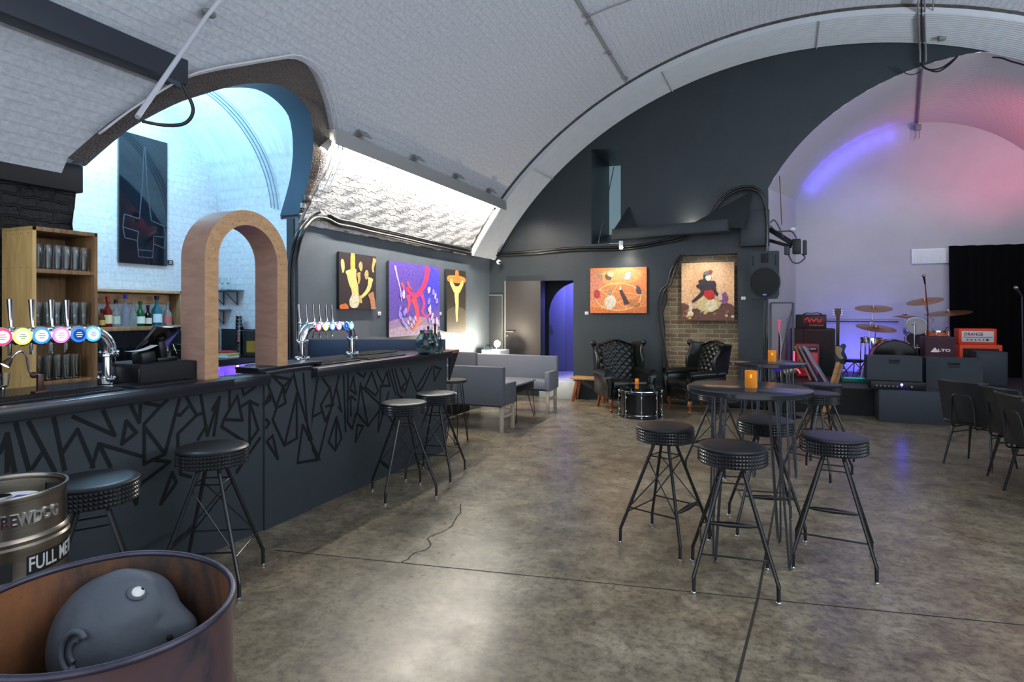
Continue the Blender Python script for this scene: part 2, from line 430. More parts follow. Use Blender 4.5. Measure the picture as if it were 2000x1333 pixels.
# ------------------------------------------------------------------ main vault (left spring X -4.8, axis along Y)
VX, VZ, VR = .6, -.5, 6.2
def vang(p): return atan2(p[2]-VZ, p[0]-VX)          # angle of a vault point
def vpt(Y, a, R=VR): return Vector((VX+R*cos(a), Y, VZ+R*sin(a)))
def on_vault(px, py, R=VR):
    a = sight(px, py); A = a[0]**2+a[2]**2; B = 2*(-a[0]*VX+a[2]*(EYE-VZ)); C = VX*VX+(EYE-VZ)**2-R*R
    t = (-B+sqrt(B*B-4*A*C))/(2*A); return Vector((a[0]*t, a[1]*t, EYE+a[2]*t))
outer_px = [(592,410), (612,370), (627,336), (639,295), (641,259), (637,228), (628,192), (612,150), (592,121), (560,114), (510,120), (455,130), (400,140), (354,153), (280,195), (210,242), (133,308)]
inner_px = [(581,417), (592,380), (602,343), (608,300), (609,266), (607,240), (602,217), (590,198), (574,182), (556,170), (536,162), (505,160), (473,162), (435,170), (396,182), (350,197), (300,221), (252,249), (208,284), (165,322)]
NB = 49
outer = resample(catmull([on_vault(*p) for p in outer_px], 4), NB)
inner = resample(catmull([on_vault(*p) for p in inner_px], 4), NB)
A_L, A_R = atan2(2.546-VZ, -4.8-VX), atan2(2.546-VZ, 6.0-VX)
def vp2(p): return (p[1], vang(p)*VR)
hole = [vp2(p) for p in outer]                        # right spring -> crown -> left spring
YB, YE = -3.0, 9.15
outl = [(YB, A_L*VR), (hole[-1][0]-.01, A_L*VR)] + hole[::-1] + [(hole[0][0]+.01, A_L*VR), (YE, A_L*VR)]
NA = 40
outl += [(YE, (A_L+(A_R-A_L)*k/NA)*VR) for k in range(1, NA+1)] + [(YB, (A_L+(A_R-A_L)*k/NA)*VR) for k in range(NA, 0, -1)]
ext = [(YB+(YE-YB)*i/24+.013*(j % 2), (A_L+(A_R-A_L)*(j+.5)/NA)*VR) for i in range(1, 24) for j in range(NA)]
V2, F2 = triangulate(outl, (), ext)
mb = MB(); mb.add([vpt(y, s/VR) for y, s in V2], F2)
ceil = struct(mb.build('ceiling', BRICKW, angle=80))
set_uv(ceil, lambda c: (c.y, vang(c)*VR))

# stippled arch band, its reveal, and the bar alcove behind it
mb = MB()
ctr = Vector((VX, 0, VZ))
def push(p, d):                                       # move radially from the vault axis
    r = Vector((p.x-VX, 0, p.z-VZ)).normalized(); return p + r*d
of = [push(p, -.025) for p in outer]; inf = [push(p, -.02) for p in inner]
midc = [(a*.5+b*.5) for a, b in zip(of, inf)]; midc = [push(p, -.01) for p in midc]
rows = [outer, of, midc, inf]
for r0, r1 in zip(rows[:-1], rows[1:]):
    n = len(r0); mb.add(r0+r1, [(i, i+1, n+i+1, n+i) for i in range(n-1)])
band = struct(mb.build('trim_1', TEXT_BAND, angle=60))
rev = [Vector((p.x-.27, p.y, p.z)) for p in inf]
rev[0].x = min(rev[0].x, -4.82)
mb = MB(); n = NB; mb.add(inf+rev, [(i, i+1, n+i+1, n+i) for i in range(n-1)])
struct(mb.build('trim_2', REVEAL, angle=60))
# alcove: barrel running to the wall behind the bar
AX, ALR, ALL_, ALS = -6.0, 5.1, 2.72, 2.60
prof = []
for i in range(NB):
    a = pi*i/(NB-1); cy = (ALR+ALL_)/2; ry = (ALR-ALL_)/2
    prof.append((cy+ry*cos(a), ALS+1.22*sin(a)))
mb = MB(); rws = [rev, [Vector((p.x-.02, q[0]*.5+p.y*.5, q[1]*.5+p.z*.5)) for p, q in zip(rev, prof)],
                  [Vector((min(p.x-.05, -4.7), q[0], q[1])) for p, q in zip(rev, prof)],
                  [Vector((AX, q[0], q[1])) for q in prof]]
for r0, r1 in zip(rws[:-1], rws[1:]): mb.add(r0+r1, [(i, i+1, n+i+1, n+i) for i in range(n-1)])
al = struct(mb.build('ceiling_alcove', BRICKA, angle=50)); set_uv(al, lambda c: (c.x, c.y+c.z))
mb = MB(); mb.add([(AX, ALL_, 0), (AX, ALR, 0), (AX, ALR, ALS)]+[(AX, p[0], p[1]) for p in prof]+[(AX, ALL_, ALS)], [tuple(range(NB+4))])
o = struct(mb.build('wall_alcove_back', BRICKA)); set_uv(o, lambda c: (c.y, c.z))
mb = MB(); mb.add([(AX, ALR, 0), (-4.86, ALR, 0), (-4.86, ALR, ALS), (AX, ALR, ALS)], [(0, 1, 2, 3)])
mb.add([(AX, ALL_, 0), (-4.86, ALL_, 0), (-4.86, ALL_, ALS), (AX, ALL_, ALS)], [(0, 1, 2, 3)])
o = struct(mb.build('wall_alcove_side', BRICKA)); set_uv(o, lambda c: (c.x, c.z))

# left wall: dark dado below the spring, rough lit brick above it
mb = MB(); mb.box((-4.93, 7.63, 1.325), (.26, 5.04, 2.65)); mb.mt(1)
mb.box((-4.90, 5.105, 1.30), (.10, .03, 2.6))
wl = struct(mb.build('wall_left', [W_SLATE_LIT, W_DARK]))
mb = MB()                                            # rough brick facing below the light trough
def rb(u, v):
    a = A_L+(atan2(3.36-VZ, -4.2-VX)-A_L)*v; j = .012*sin(u*61+v*17)*sin(v*53+u*23)
    return vpt(5.14+(9.13-5.14)*u, a, VR-.02+j)
mb.grid(rb, 60, 16)
o = struct(mb.build('wall_left_upper', BRICKL, angle=80)); set_uv(o, lambda c: (c.y, vang(c)*VR))
# near pier beside the bar: painted lintel on rough black brick
mb = MB(); mb.box((-4.93, -.1, 2.565), (.30, 5.88, .21), b=.01)
struct(mb.build('trim_3', mat('black_lintel_paint', (25, 27, 32), .6)))
mb = MB(); mb.grid(lambda u, v: (-4.83+.02*sin(u*90)*sin(v*40), -3+5.80*u, 2.47*v), 80, 20)
mb.grid(lambda u, v: (-4.83-1.17*u, 2.80+.02*sin(v*40), 2.47*v), 6, 20)
o = struct(mb.build('wall_left_pier', BRICKD, angle=80)); set_uv(o, lambda c: (c.y+c.x, c.z))

# right wall and entrance end (open to daylight behind the camera)
mb = MB(); mb.box((6.1, 3.5, 1.3), (.2, 13, 2.6)); struct(mb.build('wall_right', W_SLATE))

# corrugated lining ring in front of the end wall
RI = 6.1
def corr(Y0, Y1, pitch, amp, fn, na, name, m):
    ny = int(round((Y1-Y0)/pitch))*6
    mb = MB()
    mb.grid(lambda u, v: fn(Y0+(Y1-Y0)*v, u, amp*(1-2*abs(sin(pi*(Y1-Y0)*v/pitch))**.5)), na, ny)
    return struct(mb.build(name, m, angle=75))
aL2, aR2 = atan2(2.55-VZ, -4.72-VX), atan2(2.55-VZ, 5.9-VX)
corr(9.15, 10.12, .0554, .024, lambda Y, u, w: vpt(Y, aL2+(aR2-aL2)*u, RI+w), 72, 'trim_4', CORR)
mb = MB(); rr = [[vpt(9.15, aL2+(aR2-aL2)*k/72, R) for k in range(73)] for R in (RI-.015, RI+.055, VR+.06)]
mb.add(rr[0]+rr[1], [(i, i+1, 74+i, 73+i) for i in range(72)]); mb.mt(1); mb.add(rr[1]+rr[2], [(i, i+1, 74+i, 73+i) for i in range(72)])
struct(mb.build('trim_5', [CORR, mat('ring_gap_dark', (72, 68, 64), .9, var=.4, scale=12)]))  # dark of the gap behind the lining put into the outer strip's colour

for i_, px_ in enumerate((1040, 1310, 1605)):
    q_ = onY(px_, 0, 9.6); p_ = [r_ for r_ in [on_vault(px_, {1040: 325, 1310: 170, 1605: 40}[px_], 6.08)]][0]; a_ = vang(p_)
    struct(MB().tube([vpt(9.16, a_+.004, 6.072), vpt(10.09, a_, 6.072)], .008, 6).build('trim_%d' % (7+i_), CORR))
# end wall with its openings
YW = 10.1
FC, FR = (2.8, 2.07), 3.10                            # stage arch on the end wall
def ring_z(x): return VZ+sqrt(max((RI+.02)**2-(x-VX)**2, 0))
f0 = atan2(3.48-FC[1], .05-FC[0])
arcF = []
for k in range(41):
    a = f0+(radians(22)-f0)*k/40; x, z = FC[0]+FR*cos(a), FC[1]+FR*sin(a); arcF.append((x, min(z, ring_z(x)-.012)))
cut = next(i for i, p in enumerate(arcF) if p[1] >= ring_z(p[0])-.02) if any(p[1] >= ring_z(p[0])-.02 for p in arcF) else 24
wo = [(-4.85, 0), (.05, 0)] + [p for p in arcF[:cut+1]]
x1 = arcF[cut][0]
wo += [(x1-(x1+4.72)*k/40, ring_z(x1-(x1+4.72)*k/40)) for k in range(0, 41)] + [(-4.85, 2.6)]
h_door = [(-3.748, .0), (-3.144, .0), (-3.144, 2.115), (-3.748, 2.115)]
h_door[0] = (-3.748, .002); h_door[1] = (-3.144, .002)
h_win = [(-2.814, 2.735), (-2.292, 2.735), (-2.292, 4.40), (-2.814, 4.41)]
h_brk = [onY(*p, YW) for p in [(1299,790), (1303,715), (1296,680), (1297,640), (1293,612), (1301,588), (1300,560), (1309,535), (1318,520), (1327,500), (1440,495), (1443,780)]]
h_brk = [(p.x, max(p.z, .02)) for p in h_brk]
V2, F2 = triangulate(wo, (h_door, h_win, h_brk), [(-4.5+.5*i, .3+.5*j) for i in range(14) for j in range(10) if inside((-4.5+.5*i, .3+.5*j), wo)])
mb = MB(); mb.add([(x, YW, z) for x, z in V2], F2)
def reveal(mb, poly, d):
    n = len(poly); mb.add([(p[0], YW, p[1]) for p in poly]+[(p[0], YW+d, p[1]) for p in poly], [(i, (i+1) % n, n+(i+1) % n, n+i) for i in range(n)])
reveal(mb, h_brk, .13); reveal(mb, h_door, .18); reveal(mb, h_win, 1.3)
mb.add([(.05, YW, 0), (.05, YW+.28, 0), (.05, YW+.28, 3.48), (.05, YW, 3.48)], [(0, 1, 2, 3)])
struct(mb.build('wall_back', W_SLATE))
mb = MB(); mb.add([(-1.8, YW+.13, 0), (-.2, YW+.13, 0), (-.2, YW+.13, 2.6), (-1.8, YW+.13, 2.6)], [(0, 1, 2, 3)])
o = struct(mb.build('wall_back_recess', BRICKO)); set_uv(o, lambda c: (c.x, c.z))
# slot window
mb = MB(); mb.box((-2.55, 11.41, 3.72), (.56, .02, 1.40)); wi = struct(mb.build('window_1', mat('daylit_pane', (170, 196, 204), .3, emit=(150, 186, 198), estr=.42)))
mb = MB(); mb.add([(-2.814, 10.12, 2.74), (-2.292, 10.12, 2.74), (-2.292, 11.38, 3.06), (-2.814, 11.38, 3.06)], [(0, 1, 2, 3)])
mb.build('window_sill', mat('teal_grey_sill', (74, 86, 88), .4), wi)
mb = MB(); mb.tube([(-2.70, 10.14, 2.76), (-2.70, 11.3, 4.36)], .008, 6); mb.build('window_stay', RAILC, wi)
mb = MB()
for k in range(5): mb.box((-2.42, 11.395, 3.93-.055*k), (.20, .012, .020))
mb.build('window_vent', mat('vent_white', (200, 206, 208), .5), wi)

# ------------------------------------------------------------------ corridor behind the doorway
mb = MB()
mb.add([(-4.5, 11.6, 0), (-2.0, 11.6, 0), (-2.0, 11.6, 2.8), (-4.5, 11.6, 2.8)], [(0, 1, 2, 3)])
mb.add([(-2.9, 10.28, 0), (-2.9, 12.3, 0), (-2.9, 12.3, 2.8), (-2.9, 10.28, 2.8)], [(0, 1, 2, 3)])
mb.add([(-4.5, 10.2, 0), (-4.5, 12.3, 0), (-4.5, 12.3, 2.8), (-4.5, 10.2, 2.8)], [(0, 1, 2, 3)])
mb.add([(-4.5, 10.2, 2.6), (-4.5, 12.3, 2.6), (-2.0, 12.3, 2.6), (-2.0, 10.2, 2.6)], [(0, 1, 2, 3)])
struct(mb.build('wall_corridor', BLUEP))
# dark partition with an arched opening, just inside
cx, cr = -3.20, .59
op = [(cx-cr, .33)]+[(cx+cr*cos(pi-pi*.62*k/16), 1.50+cr*1.02*sin(pi-pi*.62*k/16)) for k in range(17)]
pol = [(-4.2, 0), (-4.2, 2.6), (op[-1][0], 2.6)]+op[::-1]+[(cx-cr, 0)]
V2, F2 = triangulate(pol)
mb = MB(); mb.add([(x, 10.62, z) for x, z in V2], F2); struct(mb.build('wall_corridor_arch', W_DARK))
mb = MB(); mb.box((-3.72, 11.15, .16), (1.6, 1.9, .32)); mb.box((-3.40, 10.05, .155), (.68, .22, .31), b=.006)
struct(mb.build('floor_corridor', CONCW))
d2 = MB().box((-3.98, 11.57, 1.30), (.42, .05, 1.94), b=.006).build('door_2', BLUEP); struct(d2)
hb = MB(); hb.box((-4.06, 11.538, 1.20), (.05, .015, .22), b=.004); hb.tube([(-4.06, 11.53, 1.27), (-4.06, 11.48, 1.27), (-3.94, 11.48, 1.27)], .011, 8)
hb.build('door_handle', HANDLE, d2)
# open dark door leaf lying back against the end wall
d1 = MB().box((-4.095, 10.055, 1.22), (.70, .045, 1.79), b=.004).build('door_1', mat('door_dark_brown', (52, 48, 48), .5)); struct(d1)
hb = MB(); hb.tube([(-4.40, 10.03, 1.18), (-4.40, 9.97, 1.18), (-4.25, 9.97, 1.18)], .011, 8); hb.cyl((-4.40, 10.035, 1.10), .012, .02, 10, Matrix.Rotation(pi/2, 4, 'X'))
hb.build('door_handle', HANDLE, d1)
mb = MB(); mb.box((-4.445, 10.05, 1.22), (.02, .06, 1.80)); mb.build('door_edge_strip', RAILC, d1)

# ------------------------------------------------------------------ stage recess
YS = 12.4
BC, BR = (2.45, 2.80), 2.10
b0 = atan2(.87, -1.91); b1 = radians(24)
def stg(Y, u, w):
    v = (Y-YW)/(YS-YW)
    k = u*40; i = min(int(k), 39); t = k-i
    F = Vector(arcF[i]).lerp(Vector(arcF[i+1]), t)
    a = b0+(b1-b0)*u; B = Vector((BC[0]+(BR+w)*cos(a), BC[1]+(BR+w)*sin(a)))
    p = F.lerp(B, v); return (p.x, Y, p.y)
corr(YW, YS, .052, .014, stg, 56, 'ceiling_stage', LINER)
mb = MB()
bl = stg(YS, 0, 0); br = stg(YS, 1, 0); fl_ = stg(YW, 0, 0); fr = stg(YW, 1, 0)
mb.add([(fl_[0], YW, 0), (bl[0], YS, 0), bl, fl_], [(0, 1, 2, 3)]); mb.add([(fr[0], YW, 0), (br[0], YS, 0), br, fr], [(0, 1, 2, 3)])
struct(mb.build('wall_stage_side', STAGEW))
mb = MB(); mb.add([(.2, YS, 0), (5.2, YS, 0), (5.2, YS, 5.1), (.2, YS, 5.1)], [(0, 1, 2, 3)]); struct(mb.build('wall_stage_back', STAGEW))
mb = MB(); mb.box((2.53, 11.25, .225), (4.9, 2.26, .45), b=.008); mb.mt(1); mb.box((2.53, 10.112, .20), (4.9, .012, .40))
st = struct(mb.build('floor_stage', [mat('stage_boards', (58, 54, 58), .5, var=.15, scale=4), BLACKM]))
# wall pier rising beside the stage
mb = MB(); mb.box((-.145, 10.03, 2.86), (.42, .17, .56), b=.006); struct(mb.build('trim_6', W_SLATE))
# ------------------------------------------------------------------ bar counter
ZT = 1.115
t = thing('bar_counter', 'long dark grey bar counter painted with black angular lines', 'bar', (-3.28, 3.5, 0))
XF = -3.28
mb = MB()
mb.box((-3.30, 2.08, .535), (.04, 2.16, 1.07)); mb.box((-3.285, 3.385, .555), (.04, .47, 1.11)); mb.box((-3.30, 4.70, .535), (.04, 2.16, 1.07))
mb.box((-3.62, 5.76, .53), (.64, .04, 1.06))
mb.mt(1)
def painted(P, w=.021):
    painted.n = getattr(painted, 'n', 0)
    for a, b in zip(P[:-1], P[1:]):
        x = XF+.0015 if not (3.15 < (a[1]+b[1])/2 < 3.62) else XF+.0165
        painted.n += 1; x += .00012*(painted.n % 9)
        A, B = Vector((a[1], a[2])), Vector((b[1], b[2])); d = (B-A)
        if d.length < 1e-5: continue
        d.normalize(); n = Vector((-d.y, d.x))*w/2; A -= d*w*.35; B += d*w*.35
        mb.add([(x, *(A+n)), (x, *(A-n)), (x, *(B-n)), (x, *(B+n))], [(0, 1, 2, 3)])
Z1 = """0,730 50,600 100,860|50,610 50,860|110,530 200,850|200,520 380,860|225,840 290,740|375,490 450,850|435,730 540,570 650,830|640,830 690,670 770,830|690,670 1000,760|510,480 800,610 720,440|880,510 950,590 850,670 880,510|915,405 970,520 980,400|1010,385 1120,405 1005,530 1005,810 1150,740 1005,550|1120,405 1165,365|1150,740 1250,360|1060,780 1185,795 980,950|890,950 970,900 950,1090 890,950|1200,870 1230,940 1120,1090 1200,870|1300,345 1370,470 1240,600 1240,690|1235,465 1255,470 1310,410|1370,470 1410,455|1400,330 1445,610 1530,345|1480,430 1530,345 1490,610|1380,640 1440,540|1655,335 1560,500 1690,505 1655,335|1560,500 1545,550 1730,670 1800,570 1740,370 1680,410|1740,370 1740,670|1740,370 1800,400|1690,290 1700,330 1780,270|1600,300 1600,430|1250,800 1260,880 1330,900|1650,870 1720,760"""
Z2 = """290,215 380,460 450,420 425,290 350,215|290,430 330,345 330,400 290,430|380,440 430,300 490,240 340,215|430,290 450,340 500,220|380,460 350,550 440,745 535,690 535,345|440,745 540,330|510,195 540,330 650,700|585,195 625,700|650,640 705,235|580,590 540,880 710,850 870,215|580,590 710,850|745,235 800,310 730,440 765,560 820,440 800,300|665,530 730,495|770,450 830,430|850,530 790,720 840,785 890,690 850,530 845,770|850,300 890,490 865,450|905,215 920,640|940,200 935,570 970,620 1000,500|960,370 960,520|930,400 965,370 1000,400|980,220 955,320 1000,355 980,220|1035,270 1010,500 1090,600 1200,450 1035,290|1035,290 1090,590|1120,190 1070,300 1150,365 1170,330 1120,190|1010,190 1060,225 1075,190|1160,180 1205,270 1235,185 1260,290 1190,290|1190,290 1170,640|1010,590 1055,600 995,720 1010,590|1250,172 1305,360|1275,165 1325,360|1300,165 1350,340|1345,160 1390,260 1350,300 1375,340 1420,190|1400,160 1470,340 1510,300 1580,150|1470,300 1550,160|1595,140 1650,160 1600,250 1595,140|300,545 325,575 300,610|305,715 350,670 390,850 305,715|265,690 90,940|1240,500 1275,560|1170,640 1250,340|1330,360 1440,470"""
for Z, (ox, oy, k) in ((Z1, (0, 680, 3.571)), (Z2, (440, 680, 3.92))):
    for ln in Z.split('|'):
        P = [tuple(map(float, q.split(','))) for q in ln.split()]
        P = [onX(ox+a/k, oy+b/k, XF) for a, b in P]
        P = [Vector((p.x, p.y, min(p.z, 1.07 if not 3.15 < p.y < 3.62 else 1.10))) for p in P if p.y < 5.76]
        painted(P)
mb.build('front_panel', [BARP, BARL], t, world=True)
mb = MB(); mb.box((-3.59, 1.91, ZT-.035), (.78, 1.86, .07), b=.008); mb.box((-3.31, 2.99, ZT-.035), (.22, .32, .07), b=.008); mb.box((-3.40, 3.385, ZT+.003), (.30, .47, .025), b=.004)
mb.box((-3.59, 4.70, ZT-.035), (.78, 2.16, .07), b=.008)
mb.build('worktop', BARTOP, t, world=True)
mb = MB(); mb.prism([(-3.98, 5.77), (-3.2, 5.77), (-3.23, 5.98), (-3.7, 5.98)], .035, Matrix.Translation((0, 0, ZT-.03)))
mb.build('end_ledge', wood('end_ledge_wood', (120, 84, 60), (150, 108, 80), .4), t, world=True)
for x in (-3.26, -3.6): mb = MB().prism([(0, 0), (.20, 0), (0, -.30)], .02, Matrix.Translation((x, 5.78, ZT-.03)) @ Matrix(((0, 0, 1, 0), (1, 0, 0, 0), (0, 1, 0, 0), (0, 0, 0, 1)))); mb.build('end_bracket', BLACKM, t, world=True)
ZL = ZT+.0165; o = MB().box((0, 0, .011), (.23, .66, .022), b=.004).build('arch_ledge', BARTOP); o.location = (-3.435, 3.475, ZL); tag(o, 'thin black board lying on the bar under the right foot of the arch', 'board')
tp = thing('bar_end_panel', 'low navy panel closing off the far end of the bar behind the jar', 'partition', (-4.05, 5.50, 0))
mb = MB(); a, b = Vector((-3.34, 5.86, 1.14)), Vector((-4.76, 5.22, 1.14)); mb.bar(a, b, .03, .20, .003)
mb.bar(a-Vector((0, 0, .62)), b-Vector((0, 0, .62)), .03, 1.03)
mb.build('panel_board', mat('navy_panel', (44, 56, 76), .5), tp, world=True)
# rubber drip mats on the worktop
def bar_mat(x, y, sx, sy, lab):
    m = MB(); m.box((0, 0, .006), (sx, sy, .012), b=.003)
    ny = int(sy/.02)
    for k in range(ny): m.box((0, -sy/2+.012+k*(sy-.024)/max(ny-1, 1), .014), (sx-.03, .006, .006))
    o = m.build('rubber_bar_mat', MATR); o.location = (x, y, ZT); tag(o, lab, 'bar mat', 'rubber mats on the bar')
bar_mat(-3.40, 1.75, .20, .86, 'black rubber mat on the bar front of the near taps')
bar_mat(-3.40, 2.44, .20, .40, 'black rubber mat on the bar in front of the cash drawer')
bar_mat(-3.42, 4.05, .20, .50, 'black rubber mat beside the far tap column nearest the plywood arch')
bar_mat(-3.42, 4.72, .20, .60, 'black rubber mat on the bar below the far badges')
bar_mat(-3.80, 5.10, .24, .60, 'black rubber mat on the bar near the glass jar')

# ------------------------------------------------------------------ beer taps
BADGE = [('pink_badge', (255, 60, 110), 'A'), ('green_badge', (214, 240, 90), 'B'), ('blue_badge', (60, 130, 255), 'C'), ('rose_badge', (240, 120, 210), 'D'), ('navy_badge', (40, 110, 235), 'E'), ('azure_badge', (70, 170, 255), 'F')]
RIMS = [mat(n+'_rim', c, .3, emit=c, estr=1.6) for n, c, _ in BADGE]
FACE = emat('badge_white_face', (232, 238, 255), 1.5)
FACED = mat('badge_navy_face', (30, 60, 130), .3, emit=(30, 60, 150), estr=.5)
MARK = [mat('badge_mark_'+str(i), c, .4, emit=c, estr=.8) for i, c in enumerate([(190, 20, 60), (120, 150, 40), (40, 80, 190), (190, 70, 160), (200, 225, 255), (30, 100, 200)])]
def tap_tower(name, lab, x, y0, y1, zb, badge_y, handle_y, rb):
    """two columns joined by an arched rail carrying badges in front and tap handles behind"""
    t = thing(name, lab, 'beer taps', (x, (y0+y1)/2, ZT)); yc = (y0+y1)/2; h = zb-ZT; hw = (y1-y0)/2; r = .036
    for s in (-1, 1):
        c = MB(); c.cyl((0, s*hw, .02), r, h-.15, 18); c.build('column', CHROME, t)
        for z0_, r0_, hh in ((0, .062, .035), (h-.145, .052, .022)):
            f = MB(); f.cyl((0, s*hw, z0_), r0_, hh, 20, b=.005)
            for k in range(6):
                a = k*pi/3; f.ball(((r0_-.008)*cos(a), s*hw+(r0_-.008)*sin(a), z0_+hh+.006), .011, 8, 6)
            f.build('flange', CHROME, t)
    m = MB(); rr = .10
    P = [(0, -hw, h-.125)]+[(0, -hw+rr-rr*cos(a), h-.125+.125*sin(a)) for a in [pi/2*k/6 for k in range(1, 7)]]
    P += [(0, hw-rr+rr*cos(a), h-.125+.125*sin(a)) for a in [pi/2*k/6 for k in range(6, 0, -1)]]+[(0, hw, h-.125)]
    m.tube(P, r+.006, 14); m.build('rail', CHROME, t)
    Rx = Matrix.Rotation(pi/2, 4, 'Y')
    for i, by in enumerate(badge_y):
        b = MB(); b.lathe([(0, -.03), (rb*.72, -.03), (rb*.8, 0), (rb, .004), (rb, .016), (rb*.86, .022)], (.055, by-yc, h), 24, Rx)
        b.mt(1); b.lathe([(rb*.86, .022), (rb*.80, .024), (rb*.62, .0245)], (.055, by-yc, h), 24, Rx)
        b.mt(2); b.lathe([(rb*.62, .0245), (0, .0245)], (.055, by-yc, h), 24, Rx)
        b.mt(3)
        for k in range(3): b.box((.0805, by-yc, h+rb*(.22-.22*k)), (.001, rb*(.7-.22*abs(k-1)), rb*.08))
        b.build('lit_badge', [CHROME, RIMS[i], FACED if i == 4 else FACE, MARK[i]], t)
    for hy in handle_y:
        k = MB(); k.tube([(-.10, hy-yc, h-.02), (-.10, hy-yc, h+.03)], .013, 10); k.ball((-.10, hy-yc, h+.03), .018, 10, 8)
        k.tube([(-.10, hy-yc, h+.045), (-.108, hy-yc, h+.10), (-.112, hy-yc, h+.20)], [.007, .010, .016], 10)
        k.build('tap_handle', CHROME, t)
        k = MB(); k.tube([(-.02, hy-yc, h-.02), (-.10, hy-yc, h-.02), (-.115, hy-yc, h-.05), (-.115, hy-yc, h-.11)], .010, 8); k.build('spout', CHROME, t)
    return t
by = [onX(px, 655, -3.62).y for px in (5, 45, 82, 120, 155, 183)]
hy = [onX(px, 630, -3.82).y for px in (-58, -22, 18, 60, 98, 128)]
tap_tower('beer_tap_tower', 'chrome beer tap tower with six glowing badges beside the cash drawer', -3.70, 1.45, 2.345, 1.425, by, hy, .052)
by = [onX(px, 637, -3.62).y for px in (623, 637, 650, 663, 677, 687)]
hy = [onX(px, 610, -3.82).y for px in (583, 597, 611, 623, 636, 647)]
tap_tower('beer_tap_tower', 'chrome beer tap tower standing beyond the plywood arch', -3.70, 3.99, 4.665, 1.42, by, hy, .042)

# ------------------------------------------------------------------ gooseneck lamp, stem glass
p0 = Vector((-3.62, onX(78, 738, -3.62).y, ZT))
t = thing('gooseneck_lamp', 'small bendy chrome lamp shining down onto the near bar top', 'lamp', p0)
P = catmull([onX(a, b, -3.62) for a, b in [(84, 734), (76, 733), (66, 733), (58, 727), (54, 710), (52, 696), (46, 688), (38, 687), (30, 692), (22, 700)]], 4)
MB().tube(P, .006, 8).build('flexible_neck', CHROME, t, world=True)
h = P[-1]; d = (onX(9, 715, -3.62)-h); L = d.length; M = d.to_track_quat('Z', 'Y').to_matrix().to_4x4()
m = MB(); m.lathe([(.008, 0), (.014, .012), (.024, L)], h, 16, M); m.build('lamp_head', mat('brown_steel', (92, 80, 74), .35, .8), t, world=True)
MB().lathe([(0, L-.003), (.021, L-.003)], h, 16, M).build('lens', emat('warm_lens', (255, 236, 205), 14), t, world=True)
m = MB(); c = onX(66, 733, -3.62); m.ball(c, .018, 10, 8); m.box((c.x, c.y+.03, (c.z+ZT)/2), (.02, .03, c.z-ZT), b=.003); m.box((c.x, c.y+.03, ZT+.006), (.05, .07, .012), b=.003)
m.build('clamp', mat('clamp_brown', (84, 58, 48), .4, .5), t, world=True)
p = onZ(7, 756, ZT); p = Vector((-3.55, onX(7, 756, -3.55).y, ZT))
g = MB(); g.lathe([(.03, 0), (.03, .004), (.006, .01), (.005, .05), (.02, .065), (.026, .13), (.024, .13), (.018, .066), (0, .058)], (0, 0, 0), 18)
o = g.build('stem_glass', GLASS); o.location = p; tag(o, 'small stemmed glass on the bar under the gooseneck lamp', 'glass')

# ------------------------------------------------------------------ cash drawer and till
t = thing('cash_drawer', 'wide black cash drawer standing on the bar beside the arch', 'cash drawer', (-3.60, 2.54, ZT))
Rz = Matrix.Rotation(radians(-4), 4, 'Z')
MB().box((0, 0, .062), (.40, .36, .124), Rz, .006).build('drawer_body', BLACKM, t)
MB().box((.0, -.182, .058), (.36, .012, .09), Rz, .003).build('drawer_front', BLACK, t)
zt = ZT+.124
t = thing('till_screen', 'black touch screen till tilted back on top of the cash drawer', 'till', (-3.60, 2.60, zt))
m = MB(); m.box((0, 0, .012), (.16, .14, .024), b=.006); m.box((-.01, .0, .07), (.10, .05, .12), Matrix.Rotation(radians(10), 4, 'X'), .01); m.build('stand', BLACK, t)
M = Matrix.Rotation(radians(24), 4, 'Z') @ Matrix.Rotation(radians(38), 4, 'Y')
MB().box((.0, .0, .145), (.025, .30, .20), M, .006).build('screen', BLACKG, t)
t = thing('receipt_printer', 'black card terminal with a white paper slip beside the till', 'card terminal', (-3.52, 2.44, zt))
MB().box((0, 0, .035), (.10, .09, .07), Matrix.Rotation(radians(8), 4, 'X'), .008).build('terminal_body', BLACK, t)
m = MB(); m.grid(lambda u, v: (-.09+.06*u*.9+.02, -.06+.14*u, .085+.025*sin(u*2.2)+.002*v) if False else (-.035+.07*v, -.10+.17*u, .078+.03*u-.012*sin(pi*u)), 8, 2)
m.build('paper_slip', PAPER, t)
t = thing('label_printer', 'small black stepped box with metal stand on the right of the till', 'printer', (-3.62, 2.80, ZT+.124))
m = MB(); m.box((0, 0, .03), (.12, .12, .06), b=.005); m.box((0, .01, .075), (.09, .09, .04), b=.005); m.build('casing', BLACKM, t)
m = MB()
for s in (-1, 1): m.tube([(.02, -.06, .0), (.0, -.09, .10), (.0, -.10+.02*s, .0)], .004, 6)
m.build('wire_stand', CHROME, t)

